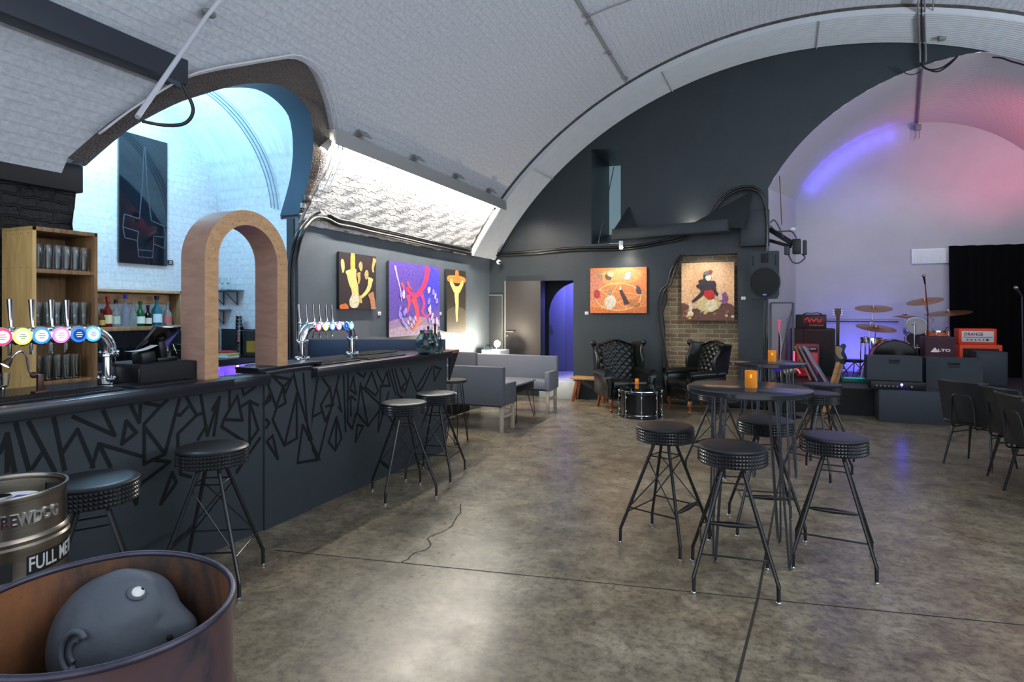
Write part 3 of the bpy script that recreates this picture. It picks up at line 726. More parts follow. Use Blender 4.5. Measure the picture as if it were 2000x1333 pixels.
# ------------------------------------------------------------------ plywood arch on the bar
t = thing('plywood_arch', 'tall round topped plywood arch standing on the bar', 'arch', (-3.43, 3.06, ZT))
ya, yb, th = 2.708, 3.426, .103; zt2 = 2.265; rO = (yb-ya)/2; zc = zt2-rO; yc = (ya+yb)/2
def arcp(r, zb0, zb1):
    return [(yc-r, zb0)]+[(yc-r*cos(pi*k/28), zc+r*sin(pi*k/28)) for k in range(29)]+[(yc+r, zb1)]
O = arcp(rO, ZT+.0, ZT+.034); I = arcp(rO-th, ZT+.0, ZT+.034); x0, x1 = -3.54, -3.32; n = len(O)
m = MB()
m.add([(x1, *p) for p in O]+[(x0, *p) for p in O], [(i, i+1, n+i+1, n+i) for i in range(n-1)]); m.build('outer_skin', PLY, t, world=True)
m = MB(); m.add([(x1, *p) for p in I]+[(x0, *p) for p in I], [(i, i+1, n+i+1, n+i) for i in range(n-1)]); m.build('inner_skin', PLY, t, world=True)
m = MB()
for x in (x0, x1): m.add([(x, *p) for p in O]+[(x, *p) for p in I], [(i, i+1, n+i+1, n+i) for i in range(n-1)])
m.mt(1)
for k in range(16):
    a = pi*k/15
    for dr in (.03, .075):
        r = rO-dr; c = Vector((x1+.0008, yc-r*cos(a), zc+r*sin(a))); m.lathe([(0, 0), (.004, 0)], c, 6, Matrix.Rotation(pi/2, 4, 'Y'))
m.build('arch_face', [PLYE, mat('screw_head', (92, 66, 48), .5)], t, world=True)

# ------------------------------------------------------------------ shelf tower with pint glasses
t = thing('glass_shelf_tower', 'tall plank shelf tower full of pint glasses behind the near taps', 'shelf', (-4.64, 2.53, 0))
x0, x1, y0, y1, zt = -4.80, -4.45, 2.325, 2.74, 2.125
m = MB(); m.box(((x0+x1)/2, y0+.012, zt/2), (x1-x0, .024, zt), b=.002); m.mt(1)
for z in (1.12, 1.45, 1.85, 2.08):
    for k in range(4): m.lathe([(0, 0), (.0045, 0)], (x0+.05+.085*k, y0-.0008, z), 6, Matrix.Rotation(pi/2, 4, 'X'))
m.build('side_panel', [PLANK, mat('nail_head', (110, 80, 50), .5)], t, world=True)
m = MB(); m.box(((x0+x1)/2, y1-.012, zt/2), (x1-x0, .024, zt), b=.002); m.build('side_panel', PLANKR, t, world=True)
m = MB(); m.box(((x0+x1)/2, (y0+y1)/2, zt-.014), (x1-x0, y1-y0, .028), b=.002); m.build('top_board', PLANKR, t, world=True)
SHZ = (1.085, 1.455, 1.845)
for z in SHZ: MB().box(((x0+x1)/2, (y0+y1)/2, z-.014), (x1-x0-.01, y1-y0-.03, .028), b=.002).build('shelf_board', PLANKR, t, world=True)
m = MB(); m.box((x0+.008, (y0+y1)/2+.06, 1.25), (.014, y1-y0-.17, 1.7)); m.build('back_board', PLANKR, t, world=True)
g = MB(); g.lathe([(0, 0), (.025, 0), (.028, .003), (.034, .165), (.0345, .168), (.0315, .168), (.0255, .012), (0, .010)], (0, 0, 0), 18)
pint = None; ORD = ['first', 'second', 'third', 'fourth', 'fifth', 'sixth']; SN_ = {0: 'bottom', 1: 'middle', 2: 'top'}
for si, z in enumerate(SHZ):
    for row, rx in enumerate((-4.50, -4.585, -4.67)):
        if si == 0 and row == 2: continue
        for k in range(6 if si else 5):
            lab = '%s pint glass from the left, %s row, %s shelf of the plank tower' % (ORD[k], ('front', 'second', 'rear')[row], SN_[si])
            loc = (rx, y0+.066+.0575*k, z+.001)
            if pint is None: pint = g.build('pint_glass', GLASS); pint.location = loc; tag(pint, lab, 'glass', 'pint glasses in the plank tower')
            else: dup(pint, loc, 0, lab, 'pint glasses in the plank tower')

# ------------------------------------------------------------------ back bar
t = thing('bottle_shelf', 'open wooden bottle shelf on the wall behind the till', 'shelf', (-5.9, 4.10, 1.58))
xb, xf = -5.99, -5.80; ya, yb = 3.45, 4.45; z0, z1 = 1.385, 1.775
m = MB(); m.box(((xb+xf)/2, (ya+yb)/2, z1-.014), (xf-xb, yb-ya, .03), b=.002); m.build('top_board', PLYE, t, world=True)
m = MB(); m.box(((xb+xf)/2, (ya+yb)/2, z0), (xf-xb+.02, yb-ya, .04), b=.002); m.build('shelf_board', PLANKR, t, world=True)
m = MB(); m.box(((xb+xf)/2, yb-.012, (z0+z1)/2), (xf-xb, .024, z1-z0), b=.002); m.build('side_panel', PLANKR, t, world=True)
m = MB(); m.box(((xb+xf)/2, ya+.012, (z0+z1)/2), (xf-xb, .024, z1-z0), b=.002); m.build('side_panel', PLANKR, t, world=True)
m = MB(); m.box((xb+.008, (ya+yb)/2, z1-.08), (.012, yb-ya, .11)); m.build('hanging_rail', PLYE, t, world=True)
def bottle(name, lab, loc, h, r, glass, cap, labelc=None, sq=False, cat='bottle', group='spirits on the bottle shelf', neck=.28):
    t = thing(name, lab, cat, loc, 0, group); sh = h*(1-neck-.22)
    b = MB(); b.lathe([(0, 0), (r*.94, 0), (r, .006), (r, sh), (r*.86, sh+h*.06), (r*.42, sh+h*.17), (r*.34, sh+h*.22), (r*.34, h-.012), (r*.38, h-.01), (r*.38, h), (0, h)], (0, 0, 0), 4 if sq else 16, Matrix.Rotation(pi/4, 4, 'Z') if sq else None)
    b.build('bottle_body', glass, t)
    MB().cyl((0, 0, h-.03), r*.46, .036, 12, b=.003).build('cap', cap, t)
    if labelc:
        l = MB(); l.lathe([(r*1.012, sh*.22), (r*1.012, sh*.80)], (0, 0, 0), 10, None, radians(-75), radians(55)); l.build('paper_label', labelc, t)
    return t
gm = lambda n, c: mat(n, c, .05, trans=.8, ior=1.35)
specs = [('amber liqueur bottle with a gold label at the left end of the bottle shelf', 199, .17, .028, gm('amber_liqueur', (150, 92, 40)), BLACK, mat('gold_label', (196, 160, 84), .5)),
 ('red spirit bottle with red cap and cream label', 210, .29, .040, gm('red_spirit', (196, 52, 40)), mat('red_cap', (200, 40, 40), .4), mat('cream_label', (222, 208, 160), .6)),
 ('clear bottle with black cap and pale label', 226, .26, .038, gm('clear_spirit', (214, 222, 218)), BLACK, mat('grey_label', (190, 194, 184), .6)),
 ('clear tall bottle with a bright blue stopper', 245, .31, .036, gm('clear_gin', (206, 212, 232)), mat('blue_stopper', (40, 60, 220), .4), None),
 ('plain clear bottle between the blue stoppered and green bottles', 260, .24, .034, gm('clear_plain', (220, 226, 228)), gm('glass_cap', (220, 226, 228)), None),
 ('green gin bottle with a white label', 274, .25, .042, gm('green_gin', (24, 150, 70)), gm('green_cap', (40, 150, 80)), mat('white_label', (226, 232, 226), .6)),
 ('dark bottle with a white triangular label', 289, .21, .036, gm('dark_liqueur', (46, 28, 24)), BLACK, mat('triangle_label', (216, 206, 190), .6)),
 ('large square sky blue gin bottle with a black cap', 306, .31, .050, gm('blue_gin', (96, 190, 214)), BLACK, mat('ice_label', (206, 226, 236), .6)),
 ('pear shaped clear bottle with a red round label', 327, .25, .042, gm('clear_pear', (206, 214, 206)), gm('clear_cap', (206, 214, 206)), mat('red_round_label', (180, 90, 90), .6))]
for i, (lab, px, h, r, g_, c_, l_) in enumerate(specs):
    p = onX(px, 630, -5.87); bottle('spirit_bottle', lab, (p.x, p.y, z0+.021), h, r, g_, c_, l_, sq=(i == 7))
# tiled splashback and the back counter with its blue strip light
t = thing('back_counter', 'dark back bar counter below the bottle shelf lit blue underneath', 'counter', (-5.7, 4.0, 0))
MB().box((-5.62, 3.965, 1.02), (.72, 2.21, .05), b=.004).build('worktop', BARTOP, t, world=True)
MB().box((-5.28, 3.965, .985), (.03, 2.20, .022), b=.003).build('front_lip', mat('dark_blue_apron', (26, 28, 44), .5), t, world=True)
m = MB(); m.box((-5.93, 3.965, .45), (.08, 2.20, .80)); m.build('back_panel', mat('pale_counter_panel', (150, 150, 170), .5), t, world=True)
m = MB(); m.box((-5.33, 4.4, .985), (.02, 1.2, .012)); m.build('strip_light', emat('blue_led', (60, 40, 255), 12), t, world=True)
m = MB(); m.ball((-5.285, 4.72, .955), .012, 10, 8); m.build('strip_end', emat('blue_led_end', (190, 170, 255), 30), t, world=True)
m = MB(); m.box((-5.985, 3.965, 1.20), (.02, 2.20, .30)); m.mt(1)
for k in range(11): m.box((-5.974, 2.94+.2*k, 1.20), (.003, .006, .30))
m.box((-5.974, 3.965, 1.20), (.003, 2.19, .006)); m.build('tiled_splashback', [mat('dark_teal_tile', (26, 34, 42), .2, spec=.6), mat('tile_grout', (40, 48, 54), .7)], t, world=True)
MB().box((-5.55, 5.085, 1.20), (.80, .012, .30)).build('side_splashback', mat('dark_splash', (38, 42, 46), .4), t, world=True)
ZB = 1.045
# upturned glasses on the back counter
gb = MB(); gb.lathe([(.038, 0), (.034, .10), (.028, .115), (0, .117), (0, .113), (.026, .111), (.031, .1), (.036, 0)], (0, 0, 0), 16)
tg = None
for k, px in enumerate((266, 282, 296, 308, 318, 328)):
    p = onX(px, 690, -5.62); lab = '%s tumbler from the left turned upside down on the back counter' % ORD[k]
    loc = (-5.62-.02*(k % 2), p.y, ZB+(.085 if k > 1 else .0)+.001)
    if tg is None: tg = gb.build('tumbler', GLASS); tg.location = loc; tag(tg, lab, 'glass', 'upturned tumblers on the back counter')
    else: dup(tg, loc, 0, lab, 'upturned tumblers on the back counter')
m = MB(); m.box((0, 0, .042), (.20, .34, .084), b=.006)
for k in range(6): m.box((.101, -.14+.056*k, .045), (.003, .03, .05))
o = m.build('glass_tray', BLACKM); q = onX(312, 690, -5.63); o.location = (-5.63, q.y, ZB); tag(o, 'low black tray under the upturned tumblers on the back counter', 'tray')
# stack of steel shaker tins
st_ = MB()
st_.lathe([(.030, 0), (.0305, .004), (.044, .16), (.047, .165), (.0435, .165), (.031, .006), (0, .006)], (0, 0, 0), 20)
sh0 = None; sb = onX(468, 690, -5.55)
for k in range(8):
    lab = '%s steel shaker tin from the bottom of the stack on the back counter' % ('first', 'second', 'third', 'fourth', 'fifth', 'sixth', 'seventh', 'topmost')[k] if k < 7 else 'topmost steel shaker tin of the stack on the back counter'
    loc = (-5.55, min(sb.y, 5.02), ZB+.001+k*.042)
    if sh0 is None: sh0 = st_.build('shaker_tin', CHROME); sh0.location = loc; tag(sh0, lab, 'shaker tin', 'stacked shaker tins')
    else: dup(sh0, loc, 0, lab, 'stacked shaker tins')
t = thing('round_tin', 'dark round drum tin with a yellow label beside the shaker tins', 'tin', (-5.37, 4.98, ZB))
MB().cyl((0, 0, 0), .085, .30, 24, b=.01).build('tin_body', BLACKM, t)
MB().lathe([(.0862, .05), (.0862, .18)], (0, 0, 0), 12, None, radians(-75), radians(45)).build('tin_label', mat('mustard_label', (130, 104, 20), .6), t)
for k, (dx, c, lab) in enumerate([(0, (206, 208, 214), 'white magazine at the bottom of the pile beside the shakers'), (.01, (150, 176, 120), 'green booklet in the middle of the pile beside the shakers'), (-.01, (160, 60, 60), 'red booklet on top of the pile beside the shakers')]):
    p = onX(440, 690, -5.5); o = MB().box((0, 0, .012), (.20, .17-.02*k, .024), Matrix.Rotation(.1*k, 4, 'Z'), .002).build('booklet', mat('booklet_'+('white', 'green', 'red')[k], c, .6)); o.location = (-5.5+dx, p.y+.01, ZB+.0005+.0245*k); tag(o, lab, 'booklet', 'booklets on the back counter')
# bracket shelves on the alcove side wall
for z, x0, x1, lab in ((1.80, -5.98, -5.60, 'upper glass shelf on grey brackets seen through the plywood arch'), (1.575, -5.98, -5.80, 'lower short shelf on a grey bracket seen through the plywood arch')):
    t = thing('bracket_shelf', lab, 'shelf', ((x0+x1)/2, 5.0, z))
    MB().box(((x0+x1)/2, 4.99, z), (x1-x0, .20, .014), b=.002).build('shelf_board', mat('grey_glass_shelf', (86, 98, 108), .2), t, world=True)
    for bx in ([x0+.06, x1-.10] if z > 1.7 else [x0+.06]):
        m = MB(); m.bar((bx, 5.08, z-.012), (bx, 4.90, z-.012), .014, .008); m.bar((bx, 5.085, z-.012), (bx, 5.085, z-.17), .014, .008); m.bar((bx, 5.08, z-.16), (bx, 4.91, z-.015), .012, .006)
        m.build('bracket', STEELP, t, world=True)
wg = None
for k, px in enumerate((424, 434, 446)):
    p = onY(px, 560, 4.97); lab = '%s stemmed glass from the left on the upper bracket shelf' % ORD[k]; loc = (p.x, 4.97, 1.808)
    if wg is None:
        wg = MB().lathe([(.028, 0), (.028, .003), (.005, .008), (.004, .06), (.02, .075), (.027, .105), (.024, .14), (.022, .14), (.025, .105), (.017, .077), (0, .07)], (0, 0, 0), 16).build('wine_glass', GLASS)
        wg.location = loc; tag(wg, lab, 'glass', 'stemmed glasses on the bracket shelf')
    else: dup(wg, loc, 0, lab, 'stemmed glasses on the bracket shelf')

# ------------------------------------------------------------------ jar and bottles at the bar end
jp_ = onZ(833, 692, ZT)
t = thing('glass_jar', 'big round glass jar at the far end of the bar', 'jar', jp_)
m = MB(); m.lathe([(0, 0), (.075, 0), (.10, .03), (.112, .09), (.108, .15), (.085, .20), (.066, .215), (.066, .245), (.070, .25), (.064, .25), (.060, .215), (.080, .195), (.102, .15), (.106, .09), (.095, .035), (.07, .008), (0, .008)], (0, 0, 0), 28); m.build('jar_body', GLASSB, t)
m = MB(); m.lathe([(.068, .222), (.0685, .236)], (0, 0, 0), 24); m.build('neck_band', STEEL, t)
for k, (px, h, gl, cp, lab) in enumerate([(826, .27, gm('brown_wine', (46, 30, 22)), WHITE, 'bottle with white top directly behind the big glass jar'), (834, .27, gm('brown_wine_two', (52, 32, 22)), mat('brown_foil', (70, 38, 28), .4), 'bottle with brown top behind the middle of the glass jar'), (841, .27, GLASSB, WHITE, 'pale bottle with a white cap behind the glass jar'), (850, .30, gm('dark_wine', (40, 22, 20)), mat('maroon_foil', (60, 30, 26), .4), 'dark wine bottle right of the glass jar'), (859, .30, GLASSB, WHITE, 'clear bottle with a silver white cap at the very end of the bar')]):
    p = onZ(px, 686, ZT); d = Vector((p.x, p.y, 0)); p = p + Vector((-.02, .06, 0)); bottle('wine_bottle', lab, (p.x, min(p.y, 5.72), ZT), h, .030, gl, cp, None, group='bottles at the bar end')
for k, (px, dx) in enumerate(((853, .06), (858, .10))):
    p = onZ(px, 690, ZT); o = MB().lathe([(0, 0), (.025, 0), (.03, .07), (.028, .07), (.022, .01), (0, .008)], (0, 0, 0), 16).build('shot_glass', GLASSB); o.location = (p.x+.02, p.y-.02+.01*k, ZT); tag(o, ('left', 'right')[k]+' of two small glasses beside the big glass jar', 'glass', 'small glasses by the jar')
# ------------------------------------------------------------------ studded bar stools
def make_stool(lab, group):
    t = thing('bar_stool', lab, 'bar stool', (0, 0, 0), 0, group)
    zt = .79; R = .185
    m = MB(); m.lathe([(0, zt-.085), (R-.01, zt-.085), (R-.01, zt-.022), (R+.004, zt-.018), (R+.005, zt-.010), (R-.004, zt-.003), (R-.03, zt), (0, zt+.004)], (0, 0, 0), 40); m.build('seat', VINYL, t)
    b = MB(); nr, na = 4, 64; z0, z1 = zt-.10, zt-.022
    for i in range(nr):
        for k in range(na):
            a, c = 2*pi*k/na, 2*pi*(k+1)/na; zl = z0+(z1-z0)*i/nr; zh = z0+(z1-z0)*(i+1)/nr; am = (a+c)/2
            b.add([(R*cos(a), R*sin(a), zl), (R*cos(c), R*sin(c), zl), (R*cos(c), R*sin(c), zh), (R*cos(a), R*sin(a), zh), ((R+.008)*cos(am), (R+.008)*sin(am), (zl+zh)/2)], [(0, 1, 4), (1, 2, 4), (2, 3, 4), (3, 0, 4)])
    b.lathe([(R-.02, z0), (R, z0)], (0, 0, 0), 40)
    b.build('studded_band', STUD, t, angle=12)
    m = MB(); m.cyl((0, 0, zt-.112), .10, .03, 24); m.build('under_plate', TUBEB, t)
    L = []
    for k in range(4):
        a = pi/4+k*pi/2; c, s = cos(a), sin(a)
        P = [(.085*c, .085*s, zt-.10), (.085*c, .085*s, .65), (.092*c, .092*s, .62), (.29*c, .29*s, .13), (.302*c, .302*s, .10), (.305*c, .305*s, .012)]
        g = MB(); g.tube(catmull(P, 3), .0105, 8); l = g.build('leg', TUBEB, t)
        f = MB(); f.cyl((.305*c, .305*s, 0), .013, .014, 10, b=.003); f.build('foot_cap', CHROME, l)
        L.append((c, s))
    def at(k, z):
        c, s = L[k % 4]; r = .092+(.62-z)/(.62-.13)*(.29-.092); return Vector((r*c, r*s, z))
    # side order: leg0-leg1 is local +Y (turned footrest), then -X, -Y, +X
    a, b_ = at(0, .27), at(1, .27); d = (b_-a)
    m = MB(); m.tube([a, a+d*.08, a+d*.16, a+d*.3, a+d*.5, a+d*.7, a+d*.84, a+d*.92, b_], [.006, .006, .012, .014, .018, .014, .012, .006, .006], 10); m.build('footrest', TUBEB, t)
    for k, z in ((1, .24), (2, .21), (3, .24)): MB().tube([at(k, z), at(k+1, z)], .0055, 6).build('stretcher', TUBEB, t)
    for k in (1, 3):
        for u, v in ((.56, .24), (.24, .56)):
            MB().tube([at(k, u), at(k+1, v)], .0042, 6).build('cross_brace', TUBEB, t)
    for k in range(4): MB().tube([at(k, .585), at(k+1, .585)], .0042, 6).build('upper_tie', TUBEB, t)
    return t
stool = None
for x, y, rz, lab, grp in [
    (-.173, 3.62, 7, 'studded black stool nearest the camera in front of the round table', 'stools at the near round table'),
    (-.62, 4.06, -109, 'studded black stool on the left side of the near round table', 'stools at the near round table'),
    (.39, 4.14, -5, 'studded black stool on the right of the near round table', 'stools at the near round table'),
    (.0, 4.60, 190, 'studded black stool behind the near round table, between its hairpin legs', 'stools at the near round table'),
    (-.42, 6.06, 60, 'studded black stool left of the far round table', 'stools at the far round table'),
    (.46, 6.28, -30, 'studded black stool right of the far round table, nearer of two', 'stools at the far round table'),
    (.56, 7.05, 20, 'studded black stool furthest back, behind the far round table', 'stools at the far round table'),
    (-2.843, 1.726, 60, 'studded black stool at the bar half hidden behind the steel keg', 'stools along the bar'),
    (-2.905, 2.42, 120, 'studded black stool at the bar in front of the cash drawer', 'stools along the bar'),
    (-2.83, 4.25, 140, 'studded black stool at the far bar section, nearer of the pair', 'stools along the bar'),
    (-2.86, 4.84, 100, 'studded black stool at the far bar section, further of the pair', 'stools along the bar')]:
    if stool is None:
        stool = make_stool(lab, grp); stool.location = (x, y, 0); stool.rotation_euler.z = radians(rz)
    else: dup(stool, (x, y, 0), radians(rz), lab, grp)
# slim hairpin stool at the bar end
t = thing('hairpin_stool', 'slim stool with hairpin legs tucked behind the end of the bar', 'bar stool', (-3.42, 6.13, 0))
MB().cyl((0, 0, .72), .19, .03, 32, b=.006).build('seat', VINYL, t)
for k in range(4):
    a = pi/4+k*pi/2; c, s = cos(a), sin(a); n = Vector((-s, c, 0))*.05; o_ = Vector((.12*c, .12*s, .72)); e = Vector((.20*c, .20*s, .02))
    MB().tube(catmull([o_+n, e+n*.35+Vector((0, 0, .06)), e, e-n*.35+Vector((0, 0, .06)), o_-n], 4), .006, 6).build('leg', TUBEB, t)
q = [Vector((.17*cos(pi/4+k*pi/2), .17*sin(pi/4+k*pi/2), .30)) for k in range(4)]
MB().tube(q, .006, 6, closed=True).build('foot_ring', TUBEB, t)

# ------------------------------------------------------------------ round hairpin tables and candles
def make_table(name, lab, loc, R, rz, h=1.07):
    t = thing(name, lab, 'table', loc, rz)
    m = MB(); m.lathe([(0, h-.035), (R-.012, h-.035), (R, h-.028), (R, h-.004), (R-.006, h), (0, h)], (0, 0, 0), 56); m.build('tabletop', TTOP, t)
    for k in range(4):
        a = pi/4+k*pi/2; c, s = cos(a), sin(a); rt, rb = R*.66, R*.80; n = Vector((-s, c, 0))*.045; rd = Vector((c, s, 0))*.03
        T = Vector((rt*c, rt*s, h-.036)); B = Vector((rb*c, rb*s, .008))
        P = [T+n, B+n*.30+Vector((0, 0, .05)), B+n*.2+Vector((0, 0, .015)), B, B-n*.2+Vector((0, 0, .015)), B-n*.30+Vector((0, 0, .05)), T-n]
        g = MB(); g.tube(P, .0065, 8); g.tube([T-rd*1.6, B-rd*.2+Vector((0, 0, .03))], .0065, 8)
        g.box((T.x, T.y, h-.038), (.12, .05, .005), Matrix.Rotation(a+pi/2, 4, 'Z')); g.build('leg', STEELD, t)
    return t
make_table('poseur_table', 'near tall round charcoal table on hairpin legs', (-.10, 4.09, 0), .378, radians(7))
make_table('poseur_table', 'far tall round charcoal table on hairpin legs, in front of the stage', (.02, 6.19, 0), .34, radians(20))
cand = None
def candle(lab, p, s=1.0):
    t = thing('candle_holder', lab, 'candle', p, 0, 'amber glass candles')
    m = MB(); m.lathe([(0, 0), (.030, 0), (.033, .004), (.033, .092), (.0335, .096), (.030, .096), (.029, .012), (0, .010)], (0, 0, 0), 24); m.build('amber_glass', AMBER, t)
    MB().cyl((0, 0, .0125), .0275, .045, 20).build('wax', mat('candle_wax', (246, 190, 90), .5, emit=(255, 170, 60), estr=.12), t)
    MB().ball((0, 0, .066), (.004, .004, .010), 8, 6).build('flame', emat('flame', (255, 190, 90), 12), t)
    t.scale = (s, s, s); return t
c1 = candle('amber glass candle on the near round table', onZ(1467, 758, 1.07), 1.15)
cd = dup(c1, onZ(1508, 707, 1.0705), 0, 'amber glass candle on the far round table'); cd.location.z = 1.0705
c3 = dup(c1, onZ(1244, 751, .445), 0, 'small amber glass candle on the drum table between the armchairs'); c3.scale = (.9, .9, .9)

# ------------------------------------------------------------------ leather wing chairs
def make_wing(lab, loc, rz):
    """faces local -Y"""
    t = thing('wing_armchair', lab, 'armchair', loc, rz, 'leather wing chairs by the brick recess')
    Wd = .66
    def topz(x): return 1.02+.075*cos(pi*x/Wd)**2
    def back(u, v):
        x = (u-.5)*Wd*(.86+.14*v); zt = topz(x); z = .40+(zt-.40)*v; y = .20+.16*v
        cols, rows = 5, 5.5; a = u*cols; b = v*rows
        d = abs(sin(pi*(a+b)/1))*abs(sin(pi*(a-b)/1)); dim = .026*(d**.5)
        edge = min(u, 1-u, (1-v))*8; edge = min(edge, 1)
        return (x, y-.05-dim*(.4+.6*edge)-.035*sqrt(max(0, 1-(2*u-1)**2))*edge, z)
    m = MB(); m.grid(back, 50, 60); m.build('tufted_back', LEATHER, t, angle=70)
    for r in range(5):
        for c in range(5 if r % 2 == 0 else 4):
            u = (c+.5+(0 if r % 2 == 0 else .5))/5; v = .18+.16*r; p = back(u, v); m = MB(); m.ball((p[0], p[1]-.004, p[2]), .010, 8, 6); m.build('button', LEATHER, t)
    n = 14; xs = [(-.5+i/n)*Wd for i in range(n+1)]
    m = MB(); m.add([(x*.86, .24, .25) for x in xs]+[(x, .40, topz(x)-.02) for x in xs]+[(x, .35, topz(x)+.006) for x in xs]+[(x, .27, topz(x)-.012) for x in xs], [(j*(n+1)+i, j*(n+1)+i+1, (j+1)*(n+1)+i+1, (j+1)*(n+1)+i) for j in range(3) for i in range(n)])
    m.build('outer_back', LEATHER, t)
    for s in (-1, 1):
        # wing: curved panel from the back edge forward, scrolled at the top
        def wing(u, v):
            z = .60+.42*v; w = .26*(.62+.38*sin(pi*min(1, v*1.05)*.9+.35)) + (.05*max(0, v-.8)/.2)
            y = .30+.07*v-w*u; x = s*(.315+.035*u+.055*u*max(0, (v-.55)/.45)**2)
            return (x, y, z+.02*u*max(0, v-.7)/.3)
        m = MB(); m.grid(wing, 10, 16)
        def wing2(u, v):
            p = wing(u, v); return (p[0]+s*.055, p[1]+.008, p[2])
        m.grid(wing2, 10, 16); m.build('wing', LEATHER, t, angle=70)
        m = MB(); P = [wing(1, v/16) for v in range(17)]; m.tube([(p[0]+s*.028, p[1]+.004, p[2]) for p in P], [.030]*14+[.034, .040, .044], 12)
        e = P[-1]; m.ball((e[0]+s*.03, e[1]-.005, e[2]+.004), .048, 12, 8)
        Q = [wing(u/8, 1) for u in range(9)]; m.tube([(p[0]+s*.028, p[1]+.004, p[2]) for p in Q], [.028]*7+[.034, .040], 12); m.build('wing_roll', LEATHER, t)
        # arm: padded side with a rolled top and a scroll front
        m = MB(); m.box((s*.335, -.02, .40), (.085, .62, .34), None, .02); m.build('arm_side', LEATHER, t)
        m = MB(); m.tube([(s*.345, .26, .60), (s*.345, .1, .595), (s*.352, -.2, .585), (s*.36, -.33, .575)], [.055, .060, .066, .072], 14); m.build('arm_roll', LEATHER, t)
        m = MB(); m.lathe([(0, -.004), (.055, -.004), (.074, .004), (.074, .016)], (s*.36, -.335, .575), 20, Matrix.Rotation(pi/2, 4, 'X'))
        m.tube(catmull([(s*.36, -.335, .52), (s*.345, -.34, .44), (s*.335, -.34, .36), (s*.34, -.335, .25)], 4), [.05]*5+[.046]*4+[.042]*4, 12); m.build('arm_scroll', LEATHER, t)
    m = MB(); m.box((0, -.09, .405), (.575, .54, .13), None, .035); m.build('seat_cushion', LEATHER, t)
    m = MB(); m.box((0, -.02, .275), (.70, .62, .15), None, .02)
    for k in range(12): m.ball((-.33+.06*k, -.334, .215), .007, 6, 4)
    m.build('seat_base', LEATHER, t)
    for sx in (-1, 1):
        m = MB(); m.tube(catmull([(sx*.29, -.27, .21), (sx*.31, -.31, .15), (sx*.295, -.29, .07), (sx*.305, -.31, .012)], 4), [.036]*3+[.034]*3+[.024]*3+[.019]*2+[.022, .026], 10); m.build('front_leg', LEGW, t)
        m = MB(); m.bar((sx*.29, .24, .21), (sx*.30, .30, .0), .035, .035, .004); m.build('back_leg', LEGW, t)
    return t
w1 = make_wing('black tufted leather wing chair turned towards the right, under the orange painting', (-2.10, 9.36, 0), radians(35))
dup(w1, (-.99, 9.62, 0), radians(-52), 'black tufted leather wing chair seen from its side, in front of the brick recess')

# ------------------------------------------------------------------ bass drum table
p = Vector((-1.70, 8.78, 0))
t = thing('drum_table', 'black bass drum used as a low table with a glass top', 'table', p)
R = .30
m = MB(); m.cyl((0, 0, .012), R-.012, .39, 40); m.build('drum_shell', BLACKG, t)
for z in (.03, .37):
    m = MB(); m.lathe([(R-.012, z-.022), (R+.006, z-.022), (R+.006, z+.022), (R-.012, z+.022)], (0, 0, 0), 40); m.build('wooden_hoop', BLACK, t)
    m = MB(); m.lathe([(R+.004, z-.004), (R+.010, z), (R+.004, z+.004)], (0, 0, 0), 40); m.lathe([(R-.010, z+.022), (R+.006, z+.026), (R+.008, z+.018)], (0, 0, 0), 40); m.build('hoop_rim', CHROME, t)
for k in range(8):
    a = 2*pi*k/8+.25; c, s = cos(a), sin(a)
    m = MB(); m.tube([((R+.016)*c, (R+.016)*s, .02), ((R+.016)*c, (R+.016)*s, .38)], .004, 6)
    for z in (.10, .30): m.ball(((R+.004)*c, (R+.004)*s, z), (.014, .014, .022), 8, 6)
    for z in (.02, .38): m.box(((R+.014)*c, (R+.014)*s, z), (.02, .02, .03), Matrix.Rotation(a, 4, 'Z'), .004)
    m.build('tension_rod', CHROME, t)
m = MB(); m.cyl((0, 0, .403), .012, .028, 10)
for k in range(3): m.cyl((.2*cos(k*2.1), .2*sin(k*2.1), .403), .012, .028, 10)
m.build('glass_spacer', CHROME, t)
MB().cyl((0, 0, .431), .31, .012, 48, b=.003).build('glass_top', GLASSB, t)

# ------------------------------------------------------------------ lounge sofas
def make_sofa(lab, x0, x1, yb, face, fab, group):
    """back plane at y=yb; face=+1 sits towards +Y, -1 towards -Y"""
    t = thing('bench_sofa', lab, 'sofa', ((x0+x1)/2, yb+face*.25, 0), 0, group)
    f = face; xm = (x0+x1)/2
    m = MB(); m.box((xm, yb+f*.05, .595), (x1-x0, .10, .50), None, .015); m.build('backrest', fab, t, world=True)
    m = MB(); m.box((xm, yb+f*.285, .42), (x1-x0-.12, .37, .13), None, .02); m.build('seat', fab, t, world=True)
    for x in (x0+.04, x1-.04):
        m = MB(); m.box((x, yb+f*.275, .485), (.08, .36, .28), None, .012); m.build('arm', fab, t, world=True)
        m = MB()
        for dy in (.06, .41): m.box((x, yb+f*dy, .172), (.045, .045, .344), None, .004)
        m.bar((x, yb+f*.06, .20), (x, yb+f*.41, .20), .03, .035); m.bar((x, yb+f*.06, .332), (x, yb+f*.41, .332), .045, .03)
        m.build('leg_frame', GREYW, t, world=True)
    m = MB(); m.box((xm, yb+f*.23, .34), (x1-x0-.06, .40, .02)); m.build('seat_board', mat('sofa_underboard', (70, 70, 72), .7), t, world=True)
    return t
make_sofa('dark grey felt sofa seen from behind, nearer to the bar end', -4.62, -3.05, 6.80, 1, FABRIC, 'felt bench sofas in the lounge')
make_sofa('light grey felt sofa facing the camera beyond the black coffee table', -4.52, -3.02, 8.92, -1, FABRICL, 'felt bench sofas in the lounge')
t = thing('wall_sofa', 'tall backed grey sofa end against the left wall behind the bar jar', 'sofa', (-4.5, 7.9, 0))
